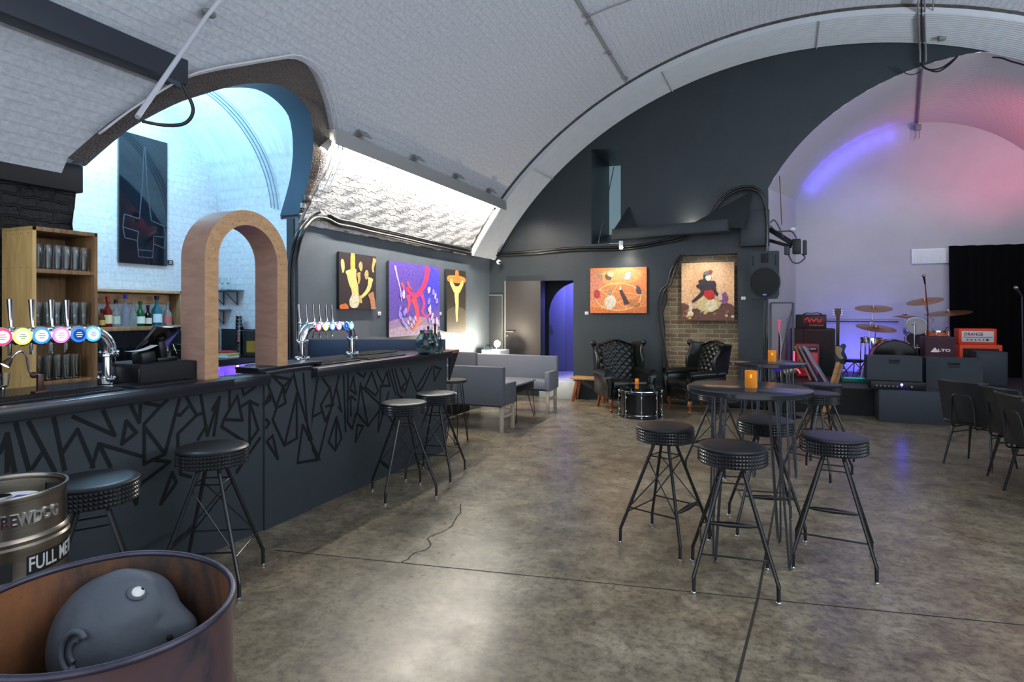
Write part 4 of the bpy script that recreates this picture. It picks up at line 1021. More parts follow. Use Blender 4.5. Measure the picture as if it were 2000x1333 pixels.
MB().box((-4.70, 7.88, .62), (.14, .96, .60), None, .03).build('backrest', FABRIC, t, world=True)
MB().box((-4.48, 7.88, .34), (.46, .96, .20), None, .03).build('seat', FABRIC, t, world=True)
MB().box((-4.48, 8.40, .62), (.52, .09, .56), None, .02).build('arm', FABRIC, t, world=True)
MB().box((-4.52, 7.88, .12), (.42, .92, .24), None, .01).build('plinth', BLACKM, t, world=True)
t = thing('coffee_table', 'low black coffee table on thin hairpin legs between the two sofas', 'coffee table', (-3.66, 7.72, 0))
MB().box((-3.66, 7.72, .545), (1.12, .76, .022), None, .003).build('tabletop', mat('grey_gloss_top', (120, 122, 128), .25), t, world=True)
MB().box((-3.66, 7.72, .485), (1.08, .72, .098), None, .004).build('drawer_box', BLACK, t, world=True)
for sx in (-1, 1):
    for sy in (-1, 1):
        T = Vector((-3.66+sx*.49, 7.72+sy*.30, .436)); B = Vector((-3.66+sx*.55, 7.72+sy*.345, .008)); n = Vector((.05, 0, 0)); k = Vector((0, .04*sy, 0))
        MB().tube([T+n, B+n*.2+Vector((0, 0, .03)), B, B-n*.2+Vector((0, 0, .03)), T-n], .006, 6).build('leg', TUBEB, t, world=True)
# small oak bench by the door
t = thing('wooden_bench', 'small oak bench with splayed legs left of the leather wing chair', 'bench', (-2.78, 9.88, 0))
MB().box((-2.78, 9.88, .40), (.62, .30, .04), None, .008).build('bench_top', OAK, t, world=True)
for sx in (-1, 1):
    for sy in (-1, 1): MB().bar((-2.78+sx*.20, 9.88+sy*.09, .382), (-2.78+sx*.27, 9.88+sy*.12, 0), .05, .04, .004).build('leg', LEGW, t, world=True)
# white plinth with the work lamp and a jar
t = thing('white_plinth', 'white box plinth behind the light grey sofa', 'plinth', (-4.42, 9.55, 0))
MB().box((0, 0, .435), (.36, .40, .87), None, .004).build('plinth_box', WHITE, t)
t = thing('work_lamp', 'bright bare work lamp standing on the white plinth', 'lamp', (-4.36, 9.45, .87))
m = MB(); m.cyl((0, 0, 0), .05, .012, 16); m.tube([(0, 0, .01), (0, .02, .10)], .008, 8); m.build('lamp_stand', STEELP, t)
m = MB(); m.lathe([(.02, .08), (.05, .05), (.065, .0), (.06, .0), (.045, .048), (.0, .06)], (0, .03, .11), 20, Matrix.Rotation(radians(-90), 4, 'X')); m.build('lamp_head', STEELP, t)
MB().ball((0, -.0, .11), .032, 14, 10).build('bulb', emat('work_bulb', (255, 236, 205), 160), t)
o = MB().lathe([(0, 0), (.06, 0), (.08, .02), (.085, .06), (.06, .085), (.06, .095), (.055, .095), (.055, .083), (.078, .058), (.072, .022), (0, .01)], (0, 0, 0), 24).build('glass_bowl', GLASSB)
o.location = (-4.52, 9.45, .87); tag(o, 'squat glass bowl next to the work lamp on the white plinth', 'bowl')

# ------------------------------------------------------------------ black chairs at the right
def make_chair(lab, loc, rz):
    """faces local +Y"""
    t = thing('dining_chair', lab, 'chair', loc, rz, 'black vinyl chairs at the right edge')
    def sh(u, v, d=0):
        x = (u-.5)*.46*(1-.06*v); z = .46+.40*v; return (x, -.20-.10*v-.055*(1-(2*u-1)**2)+d+.02*(1-v), z)
    m = MB(); m.grid(lambda u, v: sh(u, v), 14, 10); m.grid(lambda u, v: sh(u, v, .035), 14, 10)
    n = 14
    ring = [(sh(i/n, 1), sh(i/n, 1, .035)) for i in range(n+1)]+[(sh(1, 1-i/10), sh(1, 1-i/10, .035)) for i in range(1, 11)]+[(sh(1-i/n, 0), sh(1-i/n, 0, .035)) for i in range(1, n+1)]+[(sh(0, i/10), sh(0, i/10, .035)) for i in range(1, 11)]
    vs = [a for a, b in ring]+[b for a, b in ring]; k = len(ring); m.add(vs, [(i, i+1, k+i+1, k+i) for i in range(k-1)])
    m.build('backrest', VINYL, t, angle=50)
    m = MB(); m.tube([Vector(a).lerp(Vector(b), .5) for a, b in ring], .012, 8, closed=True); m.build('back_piping', VINYL, t)
    m = MB(); m.box((0, .02, .445), (.45, .44, .055), None, .022); m.build('seat', VINYL, t)
    m = MB(); m.tube(catmull([(-.10, .0, .405), (-.10, -.20, .40), (-.105, -.268, .43), (-.10, -.282, .60), (-.085, -.300, .70), (-.05, -.309, .735), (.05, -.309, .735), (.085, -.300, .70), (.10, -.282, .60), (.105, -.268, .43), (.10, -.20, .40), (.10, .0, .405)], 4), .008, 8); m.build('back_tube', TUBEB, t)
    for sx in (-1, 1):
        for sy in (-1, 1):
            m = MB(); m.tube([(sx*.16, .02+sy*.15, .42), (sx*.215, .01+sy*.22, 0)], [.014, .009], 8); m.build('leg', TUBEB, t)
        m = MB(); m.tube([(sx*.175, -.16, .32), (sx*.175, .20, .32)], .007, 6); m.build('side_rail', TUBEB, t)
    m = MB(); m.tube([(-.172, .18, .34), (.172, .18, .34)], .007, 6); m.build('cross_rail', TUBEB, t)
    return t
ch = None
for x, y, rz, lab in [(1.98, 7.30, -42, 'black vinyl chair seen from behind in front of the stage boxes'), (2.21, 6.78, -68, 'second black chair of the right edge row, counted from the stage boxes'), (2.17, 6.24, -72, 'third black chair of the right edge row, counted from the stage boxes'), (2.18, 5.68, -80, 'nearest black chair of the right edge row, cut off by the picture edge')]:
    if ch is None: ch = make_chair(lab, (x, y, 0), radians(rz))
    else: dup(ch, (x, y, 0), radians(rz), lab)
t = thing('side_table', 'low pale edged table at the right edge among the black chairs', 'table', (2.85, 6.55, 0))
MB().box((0, 0, .73), (.62, 1.2, .03), None, .004).build('tabletop', TTOP, t)
MB().box((0, 0, .712), (.625, 1.205, .008)).build('steel_edge', CHROME, t)
for sx in (-1, 1):
    for sy in (-1, 1): MB().tube([(sx*.27, sy*.55, .71), (sx*.27, sy*.55, 0)], .014, 8).build('leg', TUBEB, t)
# ------------------------------------------------------------------ stage equipment (stage top z .45)
ZS = .45
def amp(name, lab, cat, p0, p1, Y, depth, body, front, fr=.05, group=None):
    """box with front face at Y spanning p0..p1 = (x,z)"""
    t = thing(name, lab, cat, ((p0[0]+p1[0])/2, Y+depth/2, p0[1]), 0, group)
    w, h = p1[0]-p0[0], p1[1]-p0[1]
    m = MB(); m.box((0, 0, h/2), (w, depth, h), None, .012); m.build('cabinet', body, t)
    return t, w, h
# guitar stack on the left
t, w, h = amp('speaker_cabinet', 'big black guitar speaker cabinet left of the guitar', 'amplifier', (.62, ZS), (1.10, 1.26), 11.35, .36, TOLEX, None)
MB().box((0, -.183, h/2), (w-.07, .01, h-.08), None, .003).build('grille', GRILLE, t)
t, w, h = amp('amplifier_head', 'black amplifier head with glowing red front on the big cabinet', 'amplifier', (.50, 1.261), (.965, 1.50), 11.38, .26, TOLEX, None)
t.location.x = .735
m = MB(); m.box((.04, -.132, h/2+.02), (w-.12, .008, h-.10), None, .003); m.mt(1)
P = catmull([(-.10, 0, .15), (-.06, 0, .19), (-.03, 0, .12), (.0, 0, .18), (.04, 0, .13), (.08, 0, .18), (.12, 0, .12), (.16, 0, .17)], 4); m.tube([(p.x, -.137, p.z-.01) for p in P], .008, 6)
for k in range(8): m.box((-.02+.028*k, -.137, .055), (.014, .006, .018))
m.build('front_panel', [mat('dim_red_panel', (70, 26, 30), .5), emat('red_panel_glow', (190, 50, 50), .45)], t)
m = MB(); m.tube(catmull([(-.12, 0, h), (-.06, -.02, h+.025), (.02, 0, h+.02), (.10, .02, h+.03), (.18, 0, h)], 4), .010, 6); m.build('carry_handle', TUBEB, t)
t, w, h = amp('bass_amplifier', 'red lit bass combo amplifier in front of the black stack', 'amplifier', (.47, ZS), (.82, 1.015), 10.88, .30, mat('dark_red_vinyl', (96, 34, 42), .5), None)
MB().box((0, -.155, h*.40), (w-.05, .012, h*.68), None, .003).build('grille', REDGLOW, t)
m = MB(); m.lathe([(.125, 0), (.135, .008), (.14, 0)], (0, -.160, h*.40), 32, Matrix.Rotation(pi/2, 4, 'X')); m.build('speaker_ring', mat('dark_ring', (90, 30, 40), .5), t)
m = MB(); m.box((0, -.155, h*.86), (w-.05, .012, .085), None, .003); m.mt(1)
for k in range(6): m.cyl((-.09+.022*k, -.166, h*.86), .006, .008, 8, Matrix.Rotation(pi/2, 4, 'X'))
vs, fs = text_mesh('BASS', .035, .001); m.add(vs, fs, Matrix.Translation((.085, -.163, h*.86)) @ Matrix.Rotation(pi/2, 4, 'X'))
m.build('control_panel', [BLACK, mat('silver_print', (226, 222, 224), .3)], t)
t, w, h = amp('stage_box', 'small black box standing behind the red bass amplifier', 'amplifier', (.42, ZS), (.62, 1.26), 11.35, .30, BLACKM, None)
# guitar on its stand
g0 = onY(1636, 690, 11.85)
t = thing('electric_guitar', 'blue green electric guitar with pale guard on a stand, upright', 'guitar', (g0.x, 11.85, ZS))
out = catmull([(-.02, .42), (-.10, .47), (-.135, .42), (-.10, .33), (-.145, .22), (-.13, .10), (-.02, .05), (.10, .08), (.145, .20), (.105, .32), (.13, .42), (.085, .455), (.03, .415)], 5, True)
Mx = Matrix(((1, 0, 0, 0), (0, 0, 1, 0), (0, 1, 0, 0), (0, 0, 0, 1)))
MB().prism([(p.x, p.y) for p in out], .045, Matrix.Translation((0, -.02, .08)) @ Mx).build('guitar_body', GUITAR, t)
pg = catmull([(-.05, .40), (.03, .40), (.07, .36), (.05, .27), (.09, .20), (.03, .19), (-.03, .28)], 4, True)
MB().prism([(p.x, p.y) for p in pg], .006, Matrix.Translation((0, -.027, .08)) @ Mx).build('pick_guard', GUITW, t)
m = MB(); m.bar((0, -.01, .44), (.005, .0, 1.02), .052, .03, .004); m.build('neck', mat('dark_neck', (56, 44, 36), .4), t)
m = MB(); m.prism([(-.03, 1.02), (.035, 1.02), (.055, 1.08), (.05, 1.16), (.02, 1.15), (0, 1.165), (-.02, 1.15), (-.05, 1.16), (-.05, 1.08)], .02, Matrix.Translation((0, -.01, 0)) @ Mx); m.build('headstock', mat('headstock_wood', (86, 58, 36), .4), t)
for s in (-1, 1):
    for k in range(3): m = MB(); m.tube([(s*.045, 0, 1.05+.035*k), (s*.075, 0, 1.05+.035*k)], .006, 6); m.build('tuning_peg', CHROME, t)
ts = thing('guitar_stand', 'black tubular stand holding the blue green guitar', 'stand', (g0.x, 11.95, ZS))
m = MB(); m.tube([(-.15, -.14, .02), (0, .03, .35), (.15, -.14, .02)], .010, 8); m.tube([(0, .03, .35), (0, .16, .02)], .010, 8); m.build('stand_frame', TUBEB, ts)
m = MB()
for s in (-1, 1): m.tube([(s*.09, .0, .09), (s*.09, -.16, .10), (s*.09, -.17, .14)], .009, 8)
m.build('cradle', TUBEB, ts)

# ---- drum kit: every stand and drum a thing of its own
def cymbal(lab, p, r, tilt, az, stand=True, tripod=.24, foot=None):
    t = thing('cymbal_stand' if stand else 'cymbal', lab, 'cymbal', (p.x, p.y, ZS), 0, 'cymbals of the drum kit')
    h = p.z-ZS; M = Matrix.Translation((0, 0, h)) @ Matrix.Rotation(az, 4, 'Z') @ Matrix.Rotation(tilt, 4, 'X')
    m = MB(); m.lathe([(.008, .030), (.03, .026), (.042, .010), (.05, .006), (r*.6, .0), (r, -.010), (r, -.012), (r*.6, -.003), (.05, .002), (.008, .024)], (0, 0, h), 40, Matrix.Rotation(az, 4, 'Z') @ Matrix.Rotation(tilt, 4, 'X')); m.build('cymbal_plate', CYMB, t)
    m = MB(); m.tube([(0, 0, h-.06), (0, 0, h+.06)], .005, 8); m.cyl((0, 0, h+.03), .014, .02, 10); m.build('wing_nut', CHROME, t)
    fx, fy = foot or (0, 0)
    m = MB(); m.tube([(0, 0, h-.05), (fx*.4, fy*.4, h-.22), (fx, fy, h-.30), (fx, fy, .12)], [.007, .007, .011, .013], 10); m.ball((fx*.4, fy*.4, h-.22), .020, 8, 6); m.cyl((fx, fy, h*.5), .018, .04, 10); m.build('stand_tube', CHROME, t)
    for k in range(3):
        a = k*2*pi/3+.5; m = MB(); m.tube([(fx, fy, .34), (fx+tripod*cos(a), fy+tripod*sin(a), .01)], .007, 6); m.tube([(fx, fy, .12), (fx+tripod*.55*cos(a), fy+tripod*.55*sin(a), .14)], .005, 6); m.build('stand_leg', CHROME, t)
    return t
cymbal('large level cymbal at the upper left of the drum kit', onY(1706, 602, 11.45), .275, radians(13), 0, foot=(-.06, 0))
cymbal('slightly tilted cymbal below the large level one', onY(1711, 640, 11.2), .29, radians(13), radians(28), foot=(-.05, .05))
cymbal('steeply tilted cymbal at the upper right of the drum kit', onY(1806, 588, 11.6), .26, radians(16), radians(-42), foot=(.12, .02))
cymbal('wide cymbal at the right of the kit above the orange tom', onY(1852, 611, 11.5), .32, radians(9), radians(-45), foot=(-.03, .06))
hh = cymbal('pair of small closed hi-hat cymbals in the middle of the kit', onY(1767, 617, 11.75), .165, 0, 0)
m = MB(); m.lathe([(.03, -.014), (.165, .0), (.165, -.004), (.03, -.030)], (0, 0, onY(1767, 617, 11.75).z-ZS-.012), 36); m.build('lower_plate', CYMB, hh)
def drum(lab, c, r, d, M, shell, head, name='tom_drum', lugs=6, stand=None):
    t = thing(name, lab, 'drum', c, 0, 'drums of the kit')
    m = MB(); m.cyl((0, 0, -d/2), r, d, 32, M @ Matrix.Translation((0, 0, -d/2)) if False else M); 
    m = MB(); m.lathe([(r, -d/2), (r, d/2)], (0, 0, 0), 32, M); m.build('shell', shell, t)
    for s in (-1, 1): m = MB(); m.lathe([(0, s*d/2), (r*.97, s*(d/2+.002))], (0, 0, 0), 32, M); m.build('drum_head', head, t)
    for s in (-1, 1):
        m = MB(); m.lathe([(r*.96, s*(d/2-.012)), (r+.008, s*(d/2-.014)), (r+.008, s*(d/2+.010)), (r*.96, s*(d/2+.008))], (0, 0, 0), 32, M); m.build('hoop', BLACK if name == 'bass_drum' else CHROME, t)
    for k in range(lugs):
        a = 2*pi*k/lugs+.2; m = MB(); m.tube([M @ Vector(((r+.012)*cos(a), (r+.012)*sin(a), s*d*.48)) for s in (-1, 1)], .004, 6)
        for s in (-.28, .28): m.ball(M @ Vector(((r+.004)*cos(a), (r+.004)*sin(a), s*d)), .013, 8, 6)
        m.build('lug', CHROME, t)
    if stand:
        for k in range(3):
            a = 2*pi*k/3+.4; m = MB(); m.tube([((r+.01)*cos(a), (r+.01)*sin(a), .0), ((r+.03)*cos(a), (r+.03)*sin(a), -stand)], .008, 8); m.build('leg', CHROME, t)
    return t
RX = Matrix.Rotation(pi/2, 4, 'X')
kp = onY(1748, 708, 11.0)
k = drum('bass drum with dark glossy front behind the left monitor', (kp.x, 11.15, ZS+.325), .32, .36, Matrix.Rotation(radians(90), 4, 'X') @ Matrix.Identity(4), DRUMO, BLACKG, 'bass_drum', 8)
for s in (-1, 1): m = MB(); m.tube([(s*.22, -.1, -.15), (s*.32, -.16, -.28)], .010, 8); m.build('spur', CHROME, k)
dp = onY(1836, 650, 11.2); drum('orange wrapped floor tom under the right cymbal', (dp.x, 11.35, ZS+.66), .165, .26, Matrix.Identity(4), DRUMO, PAPER, lugs=6, stand=.66)
clr = mat('smoky_clear_shell', (160, 150, 160), .1, trans=.6)
dp = onY(1789, 643, 11.5); drum('pale clear tom tilted upright in the middle of the kit', (dp.x, 11.55, dp.z), .15, .20, Matrix.Rotation(radians(62), 4, 'X'), clr, mat('grey_head', (150, 146, 150), .4), lugs=6, stand=dp.z-ZS)
dp = onY(1790, 672, 11.4); drum('dark tom below the clear tom beside the bass drum', (dp.x, 11.40, dp.z), .16, .2, Matrix.Rotation(radians(50), 4, 'X'), BLACKG, mat('black_head', (30, 30, 34), .3), lugs=6, stand=dp.z-ZS)
dp = onY(1702, 665, 11.3); drum('shallow snare drum on the left of the kit below the two cymbals', (dp.x, 11.3, dp.z), .16, .07, Matrix.Identity(4), CHROME, PAPER, 'snare_drum', 8, stand=dp.z-ZS)
# stools, pedal tray, mics of the kit
t = thing('drum_throne', 'small black seat with folding chrome legs left of the drums', 'stool', (onY(1672, 700, 11.3).x, 11.5, ZS))
MB().cyl((0, 0, .24), .14, .05, 28, b=.012).build('seat', VINYL, t)
for k_ in range(3):
    a = k_*2.1+.3; m = MB(); m.tube([(0, 0, .24), (.22*cos(a), .22*sin(a), .01)], .008, 6); m.build('leg', CHROME, t)
t = thing('stage_light', 'flat green topped light box on the stage floor left of the monitors', 'light', (onY(1668, 742, 10.5).x, 10.6, ZS))
m = MB(); m.box((0, 0, .03), (.34, .24, .06), None, .01); m.build('casing', mat('teal_casing', (26, 110, 96), .4), t)
m = MB(); m.box((0, -.02, .0615), (.26, .16, .004)); m.build('lens', emat('teal_glow', (40, 190, 160), .5), t)
def mic_stand(lab, base, pts, tip, group='microphone stands', red=False):
    t = thing('microphone_stand', lab, 'microphone stand', base, 0, group)
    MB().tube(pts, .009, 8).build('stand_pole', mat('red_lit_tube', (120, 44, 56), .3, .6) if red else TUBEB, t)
    for k in range(3):
        a = k*2*pi/3+.3; MB().tube([(pts[0][0], pts[0][1], .12), (pts[0][0]+.24*cos(a), pts[0][1]+.24*sin(a), .012)], .008, 6).build('stand_leg', TUBEB, t)
    a, b = Vector(pts[-1]), Vector(tip); d = (b-a).normalized()
    m = MB(); m.tube([a, a+d*.12], [.010, .016], 10); m.build('microphone', BLACK, t)
    MB().ball(a+d*.14, .026, 12, 8).build('mic_grille', STEEL, t)
    return t
q = onY(1812, 700, 10.75); u = onY(1807, 556, 10.75)
mic_stand('tall thin microphone stand rising between the two stage monitors', (q.x, 10.75, ZS), [(0, 0, .02), (0, 0, 1.1), (u.x-q.x, 0, u.z-ZS)], (u.x-q.x-.02, -.03, u.z-ZS+.1), red=True)
q = onY(1998, 760, 9.7); u = onY(1996, 580, 9.7)
mic_stand('microphone stand at the right edge in front of the black drape', (q.x, 9.7, 0), [(0, 0, .02), (0, 0, 1.0), (u.x-q.x, 0, u.z)], (u.x-q.x-.06, -.02, u.z+.1))
for sx, px, Y in ((0, 1690, 11.2), (1, 1786, 11.25)):
    q = onY(px, 700, Y); h = onY(px, 660 if not sx else 632, Y).z-ZS
    t = thing('drum_hardware', ('left', 'right')[sx]+' short chrome clamp stand of the drum kit', 'stand', (q.x, Y, ZS))
    MB().tube([(0, 0, .1), (0, 0, h)], .012, 10).build('stand_tube', CHROME, t)
    m = MB(); m.ball((0, 0, h), .024, 10, 8); m.tube([(-.05, 0, h-.03), (.05, 0, h-.02)], .008, 8); m.build('clamp', CHROME, t)
    for k_ in range(3): a = k_*2.1; MB().tube([(0, 0, .3), (.2*cos(a), .2*sin(a), .01)], .007, 6).build('stand_leg', CHROME, t)
# monitors, box, amps on the right
def monitor(lab, x0, x1, z0, z1, Y):
    t = thing('stage_monitor', lab, 'monitor speaker', ((x0+x1)/2, Y+.18, z0), 0, 'grey stage monitors')
    w, h = x1-x0, z1-z0
    m = MB(); m.prism([(-.18, 0), (.20, 0), (.12, h), (-.17, h)], w, Matrix(((0, 0, 1, -w/2), (1, 0, 0, 0), (0, 1, 0, 0), (0, 0, 0, 1)))); m.build('cabinet', GREYBOX, t)
    m = MB(); m.box((0, -.182, h*.84), (.13, .012, .030), None, .004); m.box((0, -.182, h*.74), (.13, .010, .012), None, .002); m.build('slot_handle', BLACK, t)
    return t
monitor('left grey stage monitor resting on the black rack with the blue light', 1.37, 2.04, .565, .91, 9.92)
monitor('right grey stage monitor on the stage edge behind the black chairs', 2.13, 2.79, .451, .89, 10.12)
t = thing('equipment_case', 'dark grey equipment case standing on the floor against the stage', 'case', (1.90, 9.86, 0))
MB().box((0, .0, .225), (.84, .36, .45), None, .006).build('case_body', GREYBOX, t)
t = thing('power_amplifier', 'flat black rack unit with a bright blue light on the equipment case', 'amplifier', (1.72, 9.92, .451))
MB().box((0, 0, .056), (.66, .34, .112), None, .006).build('rack_body', BLACK, t)
m = MB(); m.ball((.045, -.172, .075), .014, 10, 8); m.build('blue_light', emat('blue_indicator', (60, 50, 255), 220), t)
m = MB()
for k_ in range(7): m.cyl((-.26+.05*k_, -.17, .05), .011, .012, 8, RX)
m.cyl((.16, -.17, .05), .013, .014, 10, RX); m.build('knobs', STEEL, t)
t, w, h = amp('powered_speaker', 'dark maroon speaker with a silver triangle badge between the two monitors', 'speaker', (2.22, ZS), (2.60, 1.175), 10.62, .34, mat('maroon_speaker', (58, 34, 42), .6), None)
MB().box((0, -.173, h*.5), (w-.03, .01, h-.05), None, .004).build('grille', mat('maroon_grille', (66, 34, 44), .7, bump=.2, bscale=300), t)
m = MB(); vs, fs = text_mesh('LTO', .072, .002, .002); m.add(vs, fs, Matrix.Translation((.045, -.182, h*.72)) @ RX @ Matrix.Diagonal((1.15, .75, 1, 1)))
m.prism([(-.125, -.028), (-.02, -.028), (-.07, .045)], .003, Matrix.Translation((0, -.181, h*.72)) @ RX); m.build('brand_badge', mat('silver_lettering', (230, 214, 220), .3, emit=(230, 200, 210), estr=.15), t)
t, w, h = amp('speaker_cabinet', 'orange framed speaker cabinet at the right of the stage', 'amplifier', (2.79, ZS), (3.33, 1.04), 11.2, .34, ORANGE, None)
m = MB(); m.box((0, -.172, h/2-.01), (w-.09, .012, h-.10), None, .004); m.build('grille', BLACKM, t)
t, w, h = amp('amplifier_head', 'small orange amplifier head with a pale front panel on the orange cabinet', 'amplifier', (2.785, 1.042), (3.265, 1.287), 11.22, .26, ORANGE, None)
m = MB(); m.box((0, -.132, h/2), (w-.075, .008, h-.075), None, .004); m.mt(1)
vs, fs = text_mesh('ORANGE', .075, .001, .001); m.add(vs, fs, Matrix.Translation((-.055, -.137, h*.64)) @ RX @ Matrix.Diagonal((.8, .95, 1, 1)))
for k_ in range(6): m.cyl((-.13+.05*k_, -.137, h*.30), .009 if k_ < 5 else .016, .01, 10, RX)
m.mt(2); m.box((0, -.137, h*.46), (w-.11, .004, .012)); m.build('front_panel', [mat('cream_panel', (214, 206, 210), .4), BLACK, ORANGE], t)
t, w, h = amp('black_cabinet', 'dark grey speaker cabinet partly in front of the orange one', 'speaker', (2.88, ZS), (3.26, .96), 10.75, .30, SPEAKER, None)
MB().box((0, -.153, h/2), (w-.04, .01, h-.05), None, .004).build('grille', GREYBOX, t)
t = thing('drum_bag', 'low dark heap of covers behind the orange amplifier', 'bag', (2.62, 11.9, ZS))
m = MB(); m.ball((0, 0, .30), (.30, .2, .32), 18, 12); m.build('bag_body', BLACKM, t)
# drape and ventilation grille on the stage wall
cx0 = onY(1853, 483, 12.3).x; ct = onY(1853, 481, 12.3).z
t = MB()
t.grid(lambda u, v: (cx0+.0+2.2*u+(.02*v), 12.30-.035*sin(u*2.2*26)-.02, ct-.02*u-(ct-.46)*v), 220, 6)
t.grid(lambda u, v: (cx0+.0+2.2*u+(.02*v), 12.32-.035*sin(u*2.2*26)-.02, ct-.02*u-(ct-.46)*v), 220, 6)
o = t.build('stage_drape', CURT, angle=80); tag(o, 'long black drape covering the right side of the stage wall', 'curtain')
g0_, g1_ = onY(1780, 487, 12.38), onY(1853, 514, 12.38)
t = thing('wall_grille', 'white ribbed grille high on the stage wall left of the drape', 'grille', ((g0_.x+g1_.x)/2, 12.36, g1_.z))
w, h = g1_.x-g0_.x, g0_.z-g1_.z
MB().box((0, .02, h/2), (w, .04, h), None, .005).build('grille_frame', WHITE, t)
m = MB()
for k_ in range(22): m.box((-w/2+.05+k_*(w-.1)/21, -.004, h/2), (.010, .012, h-.05))
m.build('ribs', WHITE, t)
r0, r1 = onY(1612, 628, 12.37), onY(1755, 629, 12.37)
o = MB().tube([r0, r1], .010, 6).build('wall_pipe', mat('dark_blue_pipe', (40, 36, 90), .5)); tag(o, 'thin horizontal dark pipe on the stage wall behind the guitar', 'pipe')
# ------------------------------------------------------------------ left of the stage
p = onY(1494, 602, 9.3)
t = thing('pa_speaker', 'black loudspeaker on a pole stand left of the stage', 'speaker', (-.005, 9.32, 0))
w, h, z0 = .385, .68, 1.74
pro = [(-w*.44, 0), (w*.44, 0), (w*.5, .06), (w*.5, h-.02), (w*.47, h), (-w*.47, h), (-w*.5, h-.02), (-w*.5, .06)]
MB().prism(pro, .26, Matrix.Translation((0, -.13, z0)) @ Mx).build('speaker_case', SPEAKER, t)
m = MB(); m.lathe([(.205, -.01), (.212, .012), (.196, .02)], (0, -.128, z0+.235), 36, RX @ Matrix.Diagonal((1, 1.05, 1, 1))); m.build('cone_rim', SPEAKER, t)
m = MB(); m.lathe([(.196, .016), (.10, .024), (0, .026)], (0, -.128, z0+.235), 36, RX @ Matrix.Diagonal((1, 1.05, 1, 1))); m.build('grille', GRILLE, t)
m = MB(); m.box((0, -.132, z0+h-.10), (.10, .01, .13), None, .01)
m.build('horn', BLACKM, t)
for s in (-1, 1): MB().box((s*.15, -.132, z0+h-.13), (.022, .01, .14), None, .004).build('side_port', BLACK, t)
m = MB(); m.box((0, -.156, z0+.055), (.05, .004, .022), None, .002); m.build('logo_badge', mat('blue_white_badge', (120, 140, 210), .3), t)
ts = thing('speaker_stand', 'slim black pole stand under the loudspeaker', 'stand', (-.005, 9.32, 0))
MB().tube([(0, 0, .12), (0, 0, 1.738)], .018, 12).build('pole', TUBEB, ts)
for k_ in range(3): a = k_*2*pi/3+.9; m = MB(); m.tube([(0, 0, .62), (.34*cos(a), .34*sin(a), .012)], .012, 8); m.tube([(0, 0, .15), (.2*cos(a), .2*sin(a), .27)], .008, 6); m.build('leg', TUBEB, ts)
# dark goalpost frame
a0, a1 = onY(1505, 592, 9.85), onY(1549, 592, 9.85)
t = thing('metal_frame', 'upright dark blue metal frame between the loudspeaker and the stage', 'frame', ((a0.x+a1.x)/2, 9.85, 0))
for x in (a0.x, a1.x): MB().box((x, 9.85, a0.z/2), (.035, .035, a0.z), None, .003).build('post', STEELP, t, world=True)
MB().box(((a0.x+a1.x)/2, 9.85, a0.z), (a1.x-a0.x, .03, .02), None, .003).build('top_bar', STEELP, t, world=True)
for za, zb in ((.9, 1.6), (.1, .8)): MB().tube([(a1.x-.16, 9.85, za), (a1.x-.01, 9.85, zb)], .010, 6).build('diagonal_brace', STEELP, t, world=True)
for x in (a0.x, a1.x): MB().box((x, 9.85, .01), (.08, .3, .02), None, .003).build('foot', STEELP, t, world=True)
q = onY(1522, 642, 9.95)
t = thing('hanging_microphone', 'pink lit microphone with a dangling cable beside the metal frame', 'microphone', (q.x, 9.95, 0))
m = MB(); m.tube([(q.x, 9.95, q.z-.05), (q.x, 9.95, q.z+.09)], [.012, .022], 10); m.ball((q.x, 9.95, q.z+.11), .03, 10, 8); m.build('microphone_body', mat('pink_glow_metal', (226, 120, 150), .35, emit=(226, 60, 110), estr=.25), t, world=True)  # faint pink glow put into the microphone, which is no lamp
m = MB(); m.tube(catmull([(q.x, 9.95, q.z-.05), (q.x+.03, 9.95, q.z-.25), (q.x+.01, 9.95, q.z-.5), (q.x+.03, 9.95, q.z-.8)], 5), .006, 6); m.build('cable', CABLEW, t, world=True)
MB().tube([(q.x+.0, 9.99, .02), (q.x+.0, 9.99, q.z)], .010, 8).build('stand_pole', TUBEB, t, world=True)
m = MB(); m.cyl((q.x, 9.99, 0), .14, .02, 24, b=.005); m.build('round_base', BLACK, t, world=True)
# leaning boards and battens
for i, (xa, xb, c, lab) in enumerate([(1556, 1590, (150, 106, 66), 'brown board leaning at the stage corner, innermost'), (1564, 1602, (118, 122, 132), 'grey framed board leaning at the stage corner in the middle'), (1572, 1618, (140, 140, 150), 'grey board with a turquoise foot leaning outermost at the stage corner')]):
    a, b = onY(xa, 678, 10.45-.06*i), onY(xb, 752, 10.30-.06*i)
    zf = ZS+.014; s = (a.z-zf)/max(a.z-b.z, .01); b = a+(b-a)*s
    t = thing('leaning_board', lab, 'board', (b.x, b.y, ZS), 0, 'boards leaning at the stage corner')
    MB().bar(a, b, .30, .028, .003, up=(.83, -.1, .55)).build('board', mat('board_paint_%d' % i, c, .5), t, world=True)
    if i == 2: MB().bar(a+(b-a)*.62, a+(b-a)*.66, .302, .03, .002, up=(.83, -.1, .55)).build('painted_edge', mat('turquoise_edge', (40, 180, 200), .4), t, world=True)
a, b = onY(1640, 712, 9.9), onY(1627, 755, 9.8)
d = (b-a).normalized(); s = (a.z-.01)/(a.z-b.z); b2 = a+(b-a)*s
for i in range(2):
    o = MB().bar(a+Vector((.05*i-.02, .05*i, .03*(1-i))), Vector((b2.x+.05*i-.02, b2.y-.05+.05*i, .012)), .05, .03, .003).build('timber_batten', OAK); tag(o, ('darker', 'lighter')[i]+' of two timber battens leaning on the stage front', 'batten', 'battens leaning on the stage')
